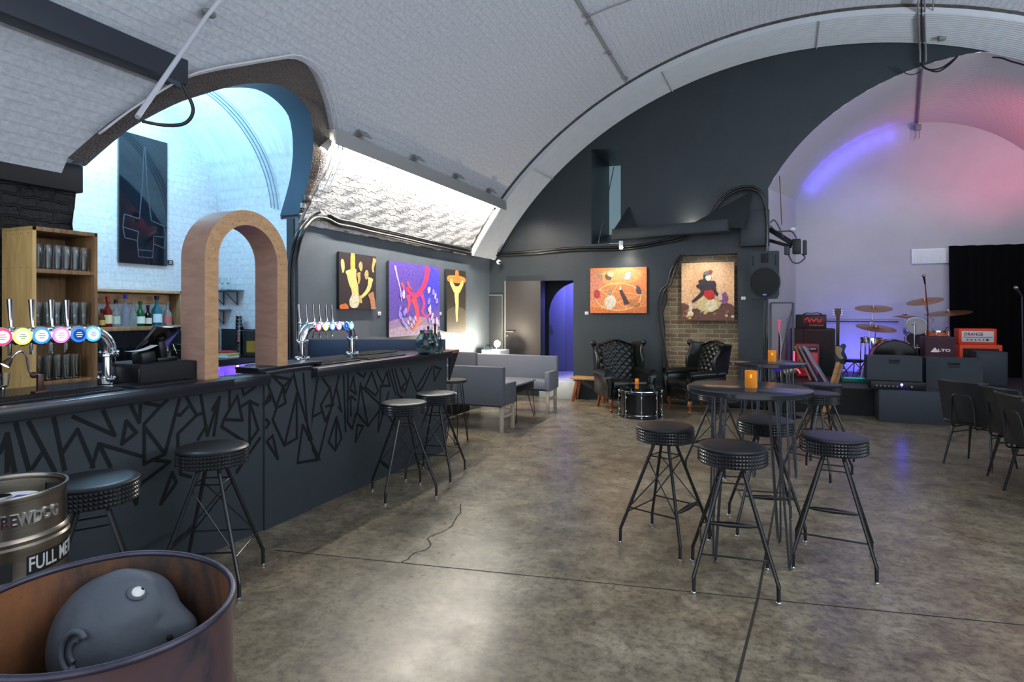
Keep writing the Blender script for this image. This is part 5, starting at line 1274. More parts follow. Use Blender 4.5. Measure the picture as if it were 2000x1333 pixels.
# work spotlights on the floor by the stage
q = onY(1532, 722, 9.4)
t = thing('floor_spotlight', 'grey spotlight can on a low bracket beneath the far round table', 'light', (q.x, 9.4, 0))
MB().cyl((0, 0, 0), .075, .17, 20, Matrix.Translation((0, 0, q.z-.05)) @ Matrix.Rotation(radians(65), 4, 'Y')).build('lamp_can', STEEL, t)
m = MB(); m.tube([(0, 0, .02), (0, 0, q.z-.06)], .012, 8); m.cyl((0, 0, 0), .14, .02, 20, b=.004); m.build('stand_pole', TUBEB, t)
q = onY(1551, 716, 9.55)
t = thing('red_light_tube', 'thin glowing red light tube on a stand by the stage corner', 'light', (q.x, 9.55, 0))
m = MB(); m.tube([(0, 0, q.z-.02), (0, 0, q.z+.22)], .010, 8); m.tube(catmull([(0, 0, q.z-.02), (.05, 0, q.z-.05), (.08, 0, q.z-.10)], 4), .008, 8); m.build('glowing_tube', emat('red_tube', (255, 70, 100), 3), t)
m = MB(); m.tube([(0, 0, .02), (0, 0, q.z-.02)], .010, 8); m.cyl((0, 0, 0), .1, .02, 20, b=.004); m.build('stand_pole', TUBEB, t)
q = onY(1520, 716, 9.75)
t = thing('blue_floor_light', 'small round purple blue light near the loudspeaker stand', 'light', (q.x-.02, 9.6, 0))
MB().ball((0, 0, q.z), .07, 16, 10).build('lens', emat('violet_lens', (50, 30, 190), .7), t)
m = MB(); m.tube([(0, .02, .02), (0, .02, q.z-.06)], .010, 8); m.cyl((0, 0, 0), .1, .02, 20, b=.004); m.build('stand_pole', TUBEB, t)
# wall bracket with floodlights on the pier
t = thing('wall_floodlight', 'cluster of black floodlights on an arm beside the stage arch', 'light', (.2, 9.95, 2.6))
A = onY(1502, 452, 10.0)
m = MB(); m.bar(onY(1503, 448, 10.02), onY(1548, 476, 9.8), .06, .07, .008); m.bar(onY(1503, 470, 10.02), onY(1545, 482, 9.8), .04, .05, .006); m.build('arm', BLACKM, t, world=True)
for i, (px, py, w_, h_) in enumerate(((1556, 482, .11, .22), (1572, 484, .05, .21), (1537, 490, .07, .12))):
    c = onY(px, py, 9.78); MB().box(c, (w_, .16, h_), Matrix.Rotation(radians(-6), 4, 'Z'), .008).build('lamp_housing', [BLACK, SPEAKER, GREYBOX][i], t, world=True)
m = MB(); c = onY(1548, 448, 9.85); m.ball(c, (.045, .04, .03), 14, 8); m.build('white_cap', WHITE, t, world=True)
for i, P in enumerate(([(1504, 436), (1512, 430), (1522, 445), (1530, 465)], [(1540, 498), (1548, 512), (1560, 514), (1572, 504), (1566, 496)], [(1504, 440), (1518, 452), (1545, 452), (1556, 466)])):
    MB().tube(catmull([onY(a, b, 9.86+.03*i) for a, b in P], 5), .010, 6).build('cable_loop', CABLE, t, world=True)
# ------------------------------------------------------------------ canvases
PM = {}
def pm(c, r=.55):
    k = (c, r)
    if k not in PM: PM[k] = mat('oil_%d_%d_%d' % c, c, r, var=.38, scale=30)
    return PM[k]
def canvas(label, name, o, R, U, w, h, d, ground, side, shapes, cat='painting', group=None, gm_=None):
    """o lower left front corner, R right, U up; shapes [(colour, closed?, [(x,y)..] in 0..1, smooth)]"""
    R, U = Vector(R).normalized(), Vector(U).normalized(); Nn = R.cross(U); o = Vector(o)
    M = Matrix((R, U, Nn)).transposed().to_4x4(); M.translation = o
    t = thing(name, label, cat, o + R*w/2, 0, group)
    m = MB(); m.box((w/2, h/2, -d/2), (w, h, d), None, .003); mats = [pm(side) if not hasattr(side, 'name') else side]
    m.v = [tuple(M @ Vector(p)) for p in m.v]; m.build('stretcher', mats, t, world=True)
    m = MB(); mats = [gm_ or pm(ground)]
    m.add([(0, 0, .001), (w, 0, .001), (w, h, .001), (0, h, .001)], [(0, 1, 2, 3)])
    z = .0016
    for c, P in shapes:
        q = pm(c)
        if q not in mats: mats.append(q)
        m.mt(mats.index(q))
        P = catmull([(a*w, b*h, 0) for a, b in P], 4, True)
        n = len(P); V, F = triangulate([(p.x, p.y) for p in P]); m.add([(max(0, min(w, x)), max(0, min(h, y)), z) for x, y in V], F); z += .0003
    m.v = [tuple(M @ Vector(p)) for p in m.v]; m.build('painted_face', mats, t, world=True)
    return t
def blob(cx, cy, rx, ry, a=0, n=10, j=.15, seed=1):
    r = random.Random(seed); P = []
    for k in range(n):
        q = 2*pi*k/n; s = 1+r.uniform(-j, j); x, y = rx*cos(q)*s, ry*sin(q)*s; P.append((cx+x*cos(a)-y*sin(a), cy+x*sin(a)+y*cos(a)))
    return P
def stroke(pts, w0, w1=None):
    w1 = w0 if w1 is None else w1; P = catmull([(a, b, 0) for a, b in pts], 4); n = len(P); L, Rr = [], []
    for i, p in enumerate(P):
        d = (P[min(i+1, n-1)]-P[max(i-1, 0)]).normalized(); nn = Vector((-d.y, d.x, 0)); w = (w0+(w1-w0)*i/(n-1))/2
        L.append((p.x+nn.x*w, p.y+nn.y*w)); Rr.append((p.x-nn.x*w, p.y-nn.y*w))
    L, Rr = L[::2], Rr[::2]; return L+Rr[::-1]
XL = -4.79
# left wall (surface faces +X): right vector +Y
A, B = onX(661, 604, -4.765), onX(733, 500, -4.765)
pale, warm, oran, dk = (214, 190, 116), (190, 150, 88), (208, 104, 52), (44, 34, 38)
canvas('dark canvas with pale golden vertical forms, leftmost on the left wall', 'canvas_painting', (XL+.035, A.y, 1.585), (0, 1, 0), (0, 0, 1), B.y-A.y, .70, .035, dk, (30, 32, 38), [
    ((216, 170, 76), [(.30, 1.0), (.40, 1.0), (.40, .62), (.30, .62)]),
    (pale, stroke([(.30, .70), (.34, .52), (.40, .38), (.42, .24)], .26, .16)), (pale, blob(.09, .76, .05, .12, .1, seed=3)), (warm, stroke([(.50, .66), (.52, .55), (.50, .46)], .10, .03)),
    ((204, 196, 168), blob(.40, .16, .15, .13, .2, seed=4)), ((186, 158, 100), blob(.56, .78, .05, .08, seed=5)), ((176, 150, 96), blob(.72, .64, .055, .09, seed=6)),
    (pale, stroke([(.84, .58), (.80, .42), (.70, .30), (.58, .22)], .13, .05)), (warm, stroke([(.96, .95), (.90, .78), (.92, .70)], .09, .04)), ((172, 120, 84), stroke([(.84, .30), (.90, .14), (.92, .0)], .15, .13)),
    (oran, blob(.12, .03, .12, .07, 0, seed=7)), ((196, 160, 92), blob(.55, .18, .04, .08, .3, seed=8))], group='paintings on the left wall')
A, B = onX(758, 655, -4.765), onX(857, 520, -4.765)
vio, mag, lil = (92, 70, 160), (226, 56, 96), (190, 170, 232)
sh = [((70, 66, 190), blob(.80, .68, .24, .34, 0, seed=9)), ((150, 120, 160), [(0, 0), (1, 0), (1, .20), (.5, .26), (0, .20)]), ((176, 150, 170), [(0, 0), (1, 0), (1, .10), (.4, .14), (0, .10)])]
sh += [(mag, stroke([(.32, .66), (.40, .58), (.50, .56), (.60, .64), (.70, .80), (.73, .98)], .05, .10)), ((236, 70, 90), stroke([(.44, .52), (.50, .40), (.52, .26), (.46, .14), (.40, .10)], .10, .03)), ((206, 60, 130), stroke([(.60, .60), (.66, .44), (.62, .34), (.72, .26), (.80, .34)], .06, .03)),
       ((222, 70, 110), stroke([(.34, .56), (.36, .44), (.32, .32)], .07, .03)), ((230, 90, 80), stroke([(.22, .72), (.26, .64), (.24, .52)], .04, .02)), ((226, 80, 100), stroke([(.33, .74), (.36, .68), (.42, .64)], .04, .02)), ((224, 120, 90), stroke([(.60, .24), (.52, .16), (.44, .06)], .08, .01)),
       (lil, stroke([(.10, .94), (.14, .80), (.20, .62), (.22, .48)], .03, .012))]
r = random.Random(4)
for k in range(22):
    s = r.random(); x = .18+.14*r.random() if s < .4 else .74+.2*r.random(); y = .18+.5*r.random(); sh.append(((206, 186, 230) if k % 2 else (150, 130, 220), blob(x, y, .016+.016*r.random(), .03+.035*r.random(), r.uniform(-.4, .4), seed=20+k)))
for k in range(6): sh.append(((190, 170, 214), blob(.30+.07*k*.5, .14+.05*(k % 3), .02, .04, .4, seed=60+k)))
canvas('large violet canvas with red swirling brushwork, second on the left wall', 'canvas_painting', (XL+.04, A.y, 1.20), (0, 1, 0), (0, 0, 1), B.y-A.y, 1.055, .04, vio, (40, 42, 52), sh, group='paintings on the left wall')
A, B = onX(871, 600, -4.765), onX(908, 600, -4.765)
canvas('tall narrow dark canvas with an orange bar and pale streak, third on the left wall', 'canvas_painting', (XL+.04, A.y, 1.225), (0, 1, 0), (0, 0, 1), B.y-A.y, 1.02, .04, (50, 46, 38), (34, 36, 38), [
    ((84, 76, 62), [(0, 0), (1, 0), (1, .32), (.5, .40), (0, .32)]), ((206, 132, 62), [(.10, .90), (.90, .90), (.90, .80), (.10, .80)]), ((196, 120, 60), [(.44, .99), (.60, .99), (.60, .84), (.44, .84)]),
    ((206, 190, 120), stroke([(.18, .82), (.36, .70), (.50, .66)], .10, .14)), ((206, 190, 120), stroke([(.84, .82), (.66, .70), (.52, .66)], .10, .14)), ((210, 196, 124), stroke([(.50, .70), (.50, .56), (.52, .44), (.50, .30), (.52, .16)], .26, .07))], group='paintings on the left wall')
# end wall (faces -Y): right vector +X
orange = (208, 128, 78)
sh = [((222, 150, 92), blob(.55, .80, .40, .18, 0, seed=1)), ((196, 124, 96), blob(.10, .60, .12, .40, 0, seed=2)), ((192, 108, 60), [(0, 0), (1, 0), (1, .14), (.5, .05), (0, .14)])]
sh += [((236, 190, 120), stroke([(.50+.40*cos(a), .36+.30*sin(a)) for a in [x*pi/10 for x in range(k, k+6)]], .018, .018)) for k in range(0, 20, 5)]
for (a, b) in (((.16, .52), (.90, .40)), ((.90, .40), (.22, .12)), ((.22, .12), (.52, .66)), ((.52, .66), (.66, .10)), ((.66, .10), (.16, .52))): sh.append(((232, 180, 110), stroke([a, ((a[0]+b[0])/2, (a[1]+b[1])/2), b], .012, .012)))
sh += [((170, 52, 52), blob(.12, .42, .055, .10, 0, j=.05, seed=5)), ((206, 196, 176), blob(.36, .25, .10, .16, 0, j=.1, seed=6)), ((150, 128, 110), blob(.36, .46, .03, .08, 0, seed=7)), ((66, 50, 60), stroke([(.55, .50), (.60, .36), (.66, .20)], .05, .09)), ((214, 190, 150), blob(.54, .55, .025, .04, 0, seed=8)),
       ((72, 66, 86), blob(.86, .50, .04, .10, .2, seed=9)), ((90, 80, 70), blob(.33, .80, .05, .08, .4, seed=10)), ((196, 178, 140), blob(.37, .86, .06, .06, .2, seed=11)), ((150, 160, 176), blob(.68, .84, .06, .06, -.2, seed=12)), ((214, 206, 200), blob(.66, .77, .06, .04, 0, seed=13)), ((150, 140, 110), blob(.18, .84, .03, .07, .3, seed=14)), ((176, 120, 70), blob(.78, .22, .08, .07, 0, seed=15))]
p0, p1 = onY(1153, 613, 10.05), onY(1263, 520, 10.05)
canvas('orange canvas with a pale ring of small figures, left on the end wall', 'canvas_painting', (p0.x, 10.05, 1.525), (1, 0, 0), (0, 0, 1), p1.x-p0.x, .785, .045, orange, (150, 62, 36), sh, group='paintings on the end wall')
sh = [((214, 176, 140), blob(.3+.4*(k % 2), .55+.1*(k % 5), .16, .10, .3*k, seed=k)) for k in range(8)]
sh = [(c if i % 2 else (206, 160, 120), q) for i, (c, q) in enumerate(sh)]
sh += [((96, 64, 54), [(0, 0), (1, 0), (1, .24), (.8, .30), (.55, .2), (.25, .22), (0, .30)])]
r = random.Random(8)
for k in range(26): sh.append((((150, 96, 60), (190, 160, 110), (86, 60, 80), (206, 186, 140))[k % 4], blob(r.random()*.94+.03, r.random()*.20+.03, .03, .022, 0, seed=100+k)))
sh += [((196, 178, 130), blob(.50, .28, .25, .12, 0, seed=30)), ((214, 204, 170), blob(.58, .27, .12, .10, .2, seed=31)), ((178, 40, 38), blob(.54, .46, .11, .10, 0, seed=32)), ((50, 38, 44), stroke([(.36, .62), (.40, .48), (.22, .33)], .10, .04)), ((50, 38, 44), stroke([(.60, .60), (.66, .48), (.72, .42)], .08, .04)),
       ((48, 40, 48), blob(.48, .61, .18, .09, 0, n=16, j=.25, seed=33)), ((56, 40, 40), blob(.47, .74, .05, .08, 0, seed=34)), ((214, 204, 190), blob(.52, .74, .055, .055, 0, j=.06, seed=35)), ((96, 106, 110), blob(.50, .81, .07, .04, .1, seed=36)), ((170, 46, 50), blob(.56, .84, .04, .03, .2, seed=37)), ((120, 76, 120), blob(.82, .38, .06, .11, 0, seed=38)), ((204, 180, 166), blob(.74, .40, .045, .06, 0, seed=39)), ((208, 200, 190), blob(.18, .22, .03, .09, 0, seed=40)), ((212, 190, 150), blob(.18, .12, .06, .05, 0, seed=41))]
p0, p1 = onY(1331, 627, 10.05), onY(1434, 512, 10.05)
canvas('canvas of a seated figure in a red bodice and pale skirt, over the brick recess', 'canvas_painting', (p0.x, 10.05, 1.405), (1, 0, 0), (0, 0, 1), p1.x-p0.x, .945, .045, (212, 170, 128), (110, 36, 40), sh, group='paintings on the end wall')
# tall black panel in the alcove: etched outline of an upturned hilt
A, B = onX(232, 515, -5.97), onX(326, 270, -5.97)
gl = mat('glossy_black_panel', (12, 16, 24), .06, spec=.7, coat=.6)
t = canvas('tall glossy black panel with a grey line drawing in the bar alcove', 'panel_artwork', (-5.965, A.y, 2.05), (0, 1, 0), (0, 0, 1), B.y-A.y, 1.335, .03, (12, 16, 24), gl, [], gm_=gl, cat='artwork')
w, h = B.y-A.y, 1.335
ln = [(.50, .92), (.46, .62), (.40, .35), (.10, .37), (.07, .27), (.11, .19), (.36, .18), (.38, .055), (.68, .055), (.70, .17), (.93, .14), (.96, .24), (.92, .32), (.65, .35), (.56, .62), (.52, .92)]
l2 = [[(.08, .27), (.38, .25), (.36, .18)], [(.96, .23), (.70, .23), (.70, .17)], [(.38, .11), (.69, .11)]]
m = MB()
for P in [ln]+l2:
    for a, b in zip(P[:-1], P[1:]): m.bar((-5.9635, A.y+a[0]*w, 2.05+a[1]*h), (-5.9635, A.y+b[0]*w, 2.05+b[1]*h), .011, .002, up=(1, 0, 0))
m.build('line_drawing', mat('etched_grey_line', (52, 58, 70), .5), t, world=True)
# caption cards
for p, n, lab in ((onX(333, 513, -5.985), (1, 0, 0), 'small black caption card right of the tall black panel'), (onX(741, 613, -4.79), (1, 0, 0), 'small white caption card between the first two paintings on the left wall'), (onX(860, 613, -4.79), (1, 0, 0), 'small pale caption card right of the violet painting'), (onY(1146, 612, 10.09), (0, -1, 0), 'small white caption card left of the orange painting'), (onY(1452, 583, 10.085), (0, -1, 0), 'small grey caption card between the brick recess and the loudspeaker')):
    m = MB(); s = (.008, .062, .05) if n[0] else (.062, .008, .05); m.box((0, 0, 0), s, None, .001); m.mt(1)
    for k in range(3):
        q = (.0045, 0, .012-.012*k) if n[0] else (0, -.0045, .012-.012*k); m.box(q, (.001, .04-.01*(k % 2), .004) if n[0] else (.04-.01*(k % 2), .001, .004))
    bl_ = 'black' in lab; o = m.build('caption_card', [BLACK if bl_ else WHITE, WHITE if bl_ else BLACK]); o.location = p; tag(o, lab, 'caption card', 'caption cards beside the artworks')

# ------------------------------------------------------------------ steelwork, conduits and lamps
o = MB().box((-4.15, .09, 3.395), (.15, 6.18, .19), None, .006).build('steel_joist', mat('dark_steel_paint', (42, 47, 58), .5)); tag(o, 'dark painted steel joist running along the left of the vault above the bar', 'beam')
t = thing('light_trough', 'long grey steel trough hiding a strip light along the left vault', 'light', (-4.15, 7.0, 3.3))
m = MB(); m.bar((-4.06, 4.85, 3.36), (-4.06, 9.20, 3.36), .012, .16, .002); m.bar((-4.12, 4.85, 3.44), (-4.12, 9.20, 3.44), .12, .012, .002); m.build('trough_plate', mat('trough_steel', (142, 142, 140), .5), t, world=True)
m = MB(); m.tube([(-4.20, 4.95, 3.335), (-4.20, 9.10, 3.335)], .014, 8); m.build('strip_tube', emat('strip_tube', (255, 244, 226), 26), t, world=True)
for y in (5.3, 6.4, 7.5, 8.6):
    m = MB(); m.box((-4.03, y, 3.50), (.10, .16, .015), Matrix.Rotation(radians(45), 4, 'Y'), .002); m.cyl((-4.02, y, 3.49), .012, .03, 8); m.build('fixing_plate', RAILC, t, world=True)
t = thing('spotlight', 'small white spotlight at the near end of the steel trough', 'light', (-4.24, 4.92, 3.26))
M = Matrix.Rotation(radians(150), 4, 'X') @ Matrix.Rotation(radians(-14), 4, 'Y')
MB().lathe([(0, -.07), (.035, -.07), (.04, -.05), (.05, .06), (.046, .06), (.03, .0)], (-4.24, 4.92, 3.30), 18, M).build('lamp_can', mat('spot_can', (170, 166, 158), .4), t, world=True)
MB().lathe([(0, .05), (.045, .05)], (-4.24, 4.92, 3.30), 18, M).build('lens', emat('spot_lens', (255, 240, 214), 30), t, world=True)
def cable(name, lab, P, r, m, smooth=5, seg=8, cat='cable', group=None):
    o = MB().tube(catmull(P, smooth) if smooth else P, r, seg).build(name, m); tag(o, lab, cat, group); return o
LP = [(567, 700), (565, 600), (566, 530), (572, 490), (582, 455), (598, 432), (620, 420), (640, 424), (660, 434), (690, 440), (730, 450), (780, 461), (830, 473), (880, 484), (920, 492), (950, 496)]
P = [onX(a, b, -4.755 if a < 600 else -4.715) for a, b in LP]
P = [p if p.y > 5.16 else onY(a, b, 5.02) for p, (a, b) in zip(P, LP)]
P2 = [(965, 497), (1000, 496), (1060, 492), (1120, 487), (1180, 486), (1230, 484), (1290, 474), (1340, 462), (1375, 440), (1392, 415), (1410, 390), (1432, 374), (1456, 367), (1476, 370), (1490, 384), (1496, 410)]
Q = [onY(a, b, 10.055 if a < 1300 else 9.97) for a, b in P2]
for i in range(2): cable('conduit_pipe', ('upper', 'lower')[i]+' thick black conduit looping over the top of the left wall', [p+Vector((.0, 0, .03-.062*i)) if k > 5 else p+Vector((.0+.0, .0, 0))+Vector((.06*i, .0, 0)) for k, p in enumerate(P)], .028, CABLE, seg=10, cat='conduit', group='conduits on the left wall')
cable('thin_cable', 'thin straight black cable below the conduit on the left wall', [onX(a, b, -4.785) for a, b in [(615, 436), (700, 458), (800, 478), (900, 496)]], .006, CABLE)
for i in range(2): cable('conduit_pipe', ('upper', 'lower')[i]+' black conduit running along the end wall and over the steel ledge', [p+Vector((0, -.002*i, .022-.042*i)) for p in Q], .020, CABLE, seg=10, cat='conduit', group='conduits on the end wall')
cable('pier_cable', 'black cable dropping down the pier beside the loudspeaker', [onY(a, b, 9.92) for a, b in [(1496, 405), (1498, 440), (1498, 480), (1494, 540), (1493, 600)]], .018, CABLE)
D = [(1330, 497), (1322, 508), (1314, 520), (1307, 540), (1303, 556), (1292, 566), (1287, 580), (1284, 600), (1285, 630), (1288, 650), (1292, 680), (1293, 730)]
for i in range(2): cable('drop_cable', ('left', 'right')[i]+' of two black cables hanging down the left edge of the brick recess', [onY(a+i*7, b, 10.06) for a, b in D], .013, CABLE, group='cables at the brick recess')
# cables following the arch band
for i in range(3):
    P = [push(p, -.045-.012*i)+Vector((.02+.025*i, 0, .012*i)) for p in outer[3 if i else 6:46:3]]; P = [p+Vector((0, (.03*(1+i))*(1 if p.y > 4.1 else -.2), .02)) for p in P]
    cable('arch_cable', ('outermost', 'middle', 'innermost')[2-i]+' of the white cables clipped along the dark arch band', P, .008, CABLEW, 3, 6, group='white cables on the arch band')
ac = [(330, 204), (372, 196), (402, 206), (430, 232), (458, 262), (487, 300), (510, 340), (528, 378), (543, 410)]
for i in range(3):
    Pz = [onX(a+i*5, b-i*2, -5.05) for a, b in ac]; cy = (ALR+ALL_)/2
    Pz = [Vector((-5.05-.03*i, q.y, q.z)) for q in Pz]
    Pn = []
    for q in Pz:
        d = Vector((q.y-cy, (q.z-ALS)*(ALR-ALL_)/2/1.22)); k = ((ALR-ALL_)/2-.03)/max(d.length, .01); d *= k; Pn.append(Vector((-5.05-.05*i, cy+d.x, ALS+d.y*1.22/((ALR-ALL_)/2))))
    cable('alcove_cable', ('front', 'middle', 'rear')[i]+' cable arcing across the vault of the bar alcove', Pn, .006, mat('pale_blue_cable', (104, 120, 136), .5), 3, 6, group='cables across the alcove vault')
cable('looped_cable', 'short black cable loop hanging from the end of the steel joist', [Vector((-4.12, 3.16, 3.31)), Vector((-4.10, 3.24, 3.14)), Vector((-4.14, 3.20, 3.02)), Vector((-4.22, 3.08, 2.98)), Vector((-4.34, 3.0, 3.0))], .014, CABLE)
t = thing('hanging_rod', 'slim white rod hanging at an angle from the vault across the joist', 'rod', (-3.55, 2.7, 3.2))
MB().tube([on_vault(430, 0, 6.14), on_vault(405, 30, 6.10), (-3.40, 2.318, 2.705)], .016, 10).build('rod', mat('white_rod', (186, 188, 196), .4), t, world=True)
m = MB(); q = on_vault(408, 26, 6.15); m.ball(q, (.04, .06, .03), 10, 8); m.build('rod_clip', RAILC, t, world=True)
# conduit run on the vault with junction boxes
P = [Vector((-1.955, y, 0)) for y in (4.9, 5.8, 6.55, 7.2, 8.1, 9.1)]
P = [Vector((p.x, p.y, VZ+sqrt(6.17**2-(p.x-VX)**2))) for p in P]
t = thing('vault_conduit', 'thin grey conduit with small boxes along the left side of the vault', 'conduit', (-1.95, 7, 5.1))
MB().tube(P, .010, 6).build('conduit', RAILC, t, world=True)
MB().tube([on_vault(1150, 32, 6.17), on_vault(1190, 15, 6.17), on_vault(1232, 0, 6.17)], .008, 6).build('conduit_branch', RAILC, t, world=True)
for px, py in ((1149, 30), (1155, 45), (1191, 103), (1223, 152)):
    m = MB(); m.box(on_vault(px, py, 6.155), (.05, .06, .035), None, .006); m.build('junction_box', RAILC, t, world=True)
# service run over the lining ring down to the stage arch
def ringp(px, py): return on_vault(px, py, 6.05)
t = thing('service_tray', 'bundle of grey cables crossing the corrugated lining at the crown', 'cable tray', (1.9, 9.6, 5.4))
yr = [9.0, 9.35, 9.7, 10.0]
def crown(px, Y): 
    a = onY(px, 0, Y); return Vector((a.x, Y, VZ+sqrt(6.06**2-(a.x-VX)**2)))
pts = [crown(1793, 8.9)+Vector((0, 0, .06)), crown(1794, 9.3), crown(1795, 9.7), crown(1796, 10.02), onY(1797, 104, 10.0), onY(1797, 122, 10.0)]
for i in range(3): MB().tube([p+Vector((.035*i, 0, 0)) for p in pts], .012, 6).build('cable', [RAILC, CABLE, RAILC][i], t, world=True)
m = MB(); m.tube([p+Vector((.16, 0, 0)) for p in pts[:3]]+[onY(1838, 66, 9.8)], .008, 6); m.box(onY(1840, 73, 9.85), (.09, .09, .08), None, .01); m.build('junction_box', RAILC, t, world=True)
for i, Pp in enumerate(([(1796, 112), (1800, 128), (1815, 136), (1840, 132), (1868, 112)], [(1797, 118), (1806, 132), (1830, 140), (1852, 128), (1870, 110)], [(1745, 130), (1762, 140), (1780, 146), (1798, 140)])):
    MB().tube(catmull([onY(a, b, 10.02) for a, b in Pp], 4), .012 if i < 2 else .007, 6).build('hanging_loop', CABLE, t, world=True)
sp = []
for k in range(9):
    Y = 10.14+2.22*k/8; u = .50+.06*k/8; best = min(range(0, 561), key=lambda i: abs(stg(Y, i/560, 0)[0]-onY(1800-8*k/8, 180, Y).x)); q = stg(Y, best/560, 0); sp.append(Vector((q[0], Y, q[2]-.03)))
o = MB().tube(sp, .016, 8).build('stage_conduit', mat('dusty_pink_conduit', (122, 100, 104), .5)); tag(o, 'conduit along the crown of the stage vault ending at the stage wall', 'conduit')
m = MB(); m.box((sp[-1].x, 12.30, sp[-1].z-.09), (.09, .08, .10), None, .01); m.tube([(sp[-1].x-.02, 12.32, sp[-1].z-.14), (sp[-1].x-.05, 12.34, sp[-1].z-.30)], .006, 6); m.tube([(sp[-1].x+.02, 12.32, sp[-1].z-.14), (sp[-1].x+.03, 12.34, sp[-1].z-.28)], .006, 6); o = m.build('stage_junction_box', RAILC); tag(o, 'grey junction box at the top of the stage wall under the conduit', 'junction box')
cable('liner_cable', 'black cable along the lining at the right end of the stage arch', [onY(a, b, 10.0) for a, b in [(1938, 112), (1955, 113), (1975, 120), (1990, 124), (2010, 130)]], .012, CABLE, 4, 6)
cable('liner_cable', 'thin dark vertical cable on the stage lining above the floodlights', [onY(1522, 325, 10.35), onY(1524, 380, 10.3), onY(1527, 440, 10.25)], .006, CABLE, 0, 6)
t = thing('cable_box', 'small black box with a grey label at the foot of the arch band', 'box', on_vault(598, 392, 6.1))
MB().box(on_vault(599, 388, 6.13), (.05, .09, .07), None, .004).build('box_body', BLACK, t, world=True)
MB().box(on_vault(592, 402, 6.11), (.03, .06, .05), None, .003).build('box_label', mat('grey_striped_label', (140, 140, 140), .5, var=.6, scale=90), t, world=True)
# steel ledge with brackets on the end wall
t = thing('steel_ledge', 'dark steel ledge on triangular brackets across the end wall', 'beam', (-1.5, 9.8, 2.85))
a, b = onY(1196, 467, 9.96), onY(1420, 440, 9.55); a.z = b.z = 2.875
m = MB(); m.bar(a, b, .04, .175, .004); m.bar(a+Vector((.02, .08, -.08)), b+Vector((.02, .08, -.08)), .14, .02, .003); m.build('ledge_beam', W_SLATE, t, world=True)
m = MB(); m.bar(b+Vector((0, .02, 0)), b+Vector((.02, .40, 0)), .175, .03, .003, up=(1, 0, 0)); m.build('ledge_return', W_SLATE, t, world=True)
p1, p2, p3 = onY(1222, 455, 9.98), onY(1196, 455, 9.98), onY(1225, 408, 10.04)
m = MB(); m.add([onY(1194, 456, 10.06), onY(1228, 404, 10.08), onY(1236, 452, 9.9), onY(1200, 458, 9.92), onY(1230, 406, 10.06), onY(1240, 453, 9.88)], [(0, 1, 2), (3, 4, 5), (0, 1, 4, 3), (1, 2, 5, 4), (2, 0, 3, 5)]); m.build('bracket', W_DARK, t, world=True)
m = MB(); m.add([onY(1350, 438, 9.76), onY(1464, 376, 9.98), onY(1448, 440, 9.72), onY(1356, 442, 9.72), onY(1470, 380, 9.94), onY(1452, 446, 9.68)], [(0, 1, 2), (3, 4, 5), (0, 1, 4, 3), (1, 2, 5, 4), (2, 0, 3, 5)]); m.build('bracket', W_DARK, t, world=True)
t = thing('ledge_spotlight', 'bright little spotlight under the left end of the steel ledge', 'light', (-2.2, 9.72, 2.62))
c = onY(1213, 484, 9.72)
MB().cyl(c+Vector((0, .0, .02)), .035, .09, 16).build('lamp_can', WHITE, t, world=True)
MB().ball(c, .030, 12, 8).build('lens', emat('spot_bulb', (255, 244, 226), 120), t, world=True)
t = thing('ledge_spotlight', 'spotlight shining up the wall from behind the steel ledge', 'light', (-1.1, 9.88, 2.96))
c = onY(1346, 438, 9.86)
MB().cyl(c-Vector((0, 0, .10)), .035, .09, 16).build('lamp_can', WHITE, t, world=True)
MB().ball(c, .026, 12, 8).build('lens', emat('spot_bulb_up', (255, 240, 220), 60), t, world=True)
t = thing('dome_camera', 'small white security camera hanging near the left corner of the end wall', 'camera', onY(973, 500, 9.95))
c = onY(973, 500, 9.95); MB().tube([c+Vector((0, .1, .02)), c], .012, 8).build('mount', BLACK, t, world=True)
MB().ball(onY(974, 512, 9.93), .045, 16, 10).build('camera_ball', WHITE, t, world=True)
m = MB(); m.ball(onY(976, 513, 9.89), .022, 10, 8); m.build('lens', BLACKG, t, world=True)
# recessed panel edged by thin light frame, left of the door
a, b = onY(950, 577, 10.09), onY(982, 660, 10.09)
t = thing('wall_panel', 'narrow dark wall panel with thin pale edges left of the door', 'panel', ((a.x+b.x)/2, 10.08, .4))
MB().box(((a.x+b.x)/2, 10.085, (a.z+.45)/2), (b.x-a.x, .02, a.z-.45), None, .002).build('panel_board', W_DARK, t, world=True)
m = MB(); m.box(((a.x+b.x)/2, 10.072, a.z), (b.x-a.x, .012, .012)); m.box((a.x, 10.072, (a.z+.45)/2), (.012, .012, a.z-.45)); m.box((b.x, 10.072, (a.z+.45)/2), (.008, .012, a.z-.45)); m.build('panel_edge', RAILC, t, world=True)
# ------------------------------------------------------------------ steel keg on a plinth, front left
KX, KY, KR, KB, KH = -2.60, 1.255, .200, .355, .545
o = MB().box((0, 0, KB/2), (.46, .46, KB), None, .01).build('timber_plinth', GREYW); o.location = (KX, KY, 0); o.rotation_euler.z = .3; tag(o, 'plain timber block under the steel keg', 'plinth')
t = thing('steel_keg', 'brushed steel beer keg with raised lettering behind the rusty drum', 'keg', (KX, KY, KB))
m = MB(); R = KR
m.lathe([(0, .03), (R*.80, .03), (R*.86, .0), (R*.985, .0), (R, .012), (R*.985, .04), (R*.97, .07), (R*1.01, .10), (R*1.04, .14), (R*1.04, .185), (R*1.01, .20), (R*1.01, .21), (R*1.045, .22), (R*1.045, .24), (R*1.015, .255), (R*1.015, .345), (R*1.04, .355), (R*1.04, .37), (R*1.005, .378), (R*1.005, .384), (R*1.03, .392), (R*1.0, .402), (R*.985, .405)], (0, 0, 0), 64)
m.build('keg_body', STEEL, t)
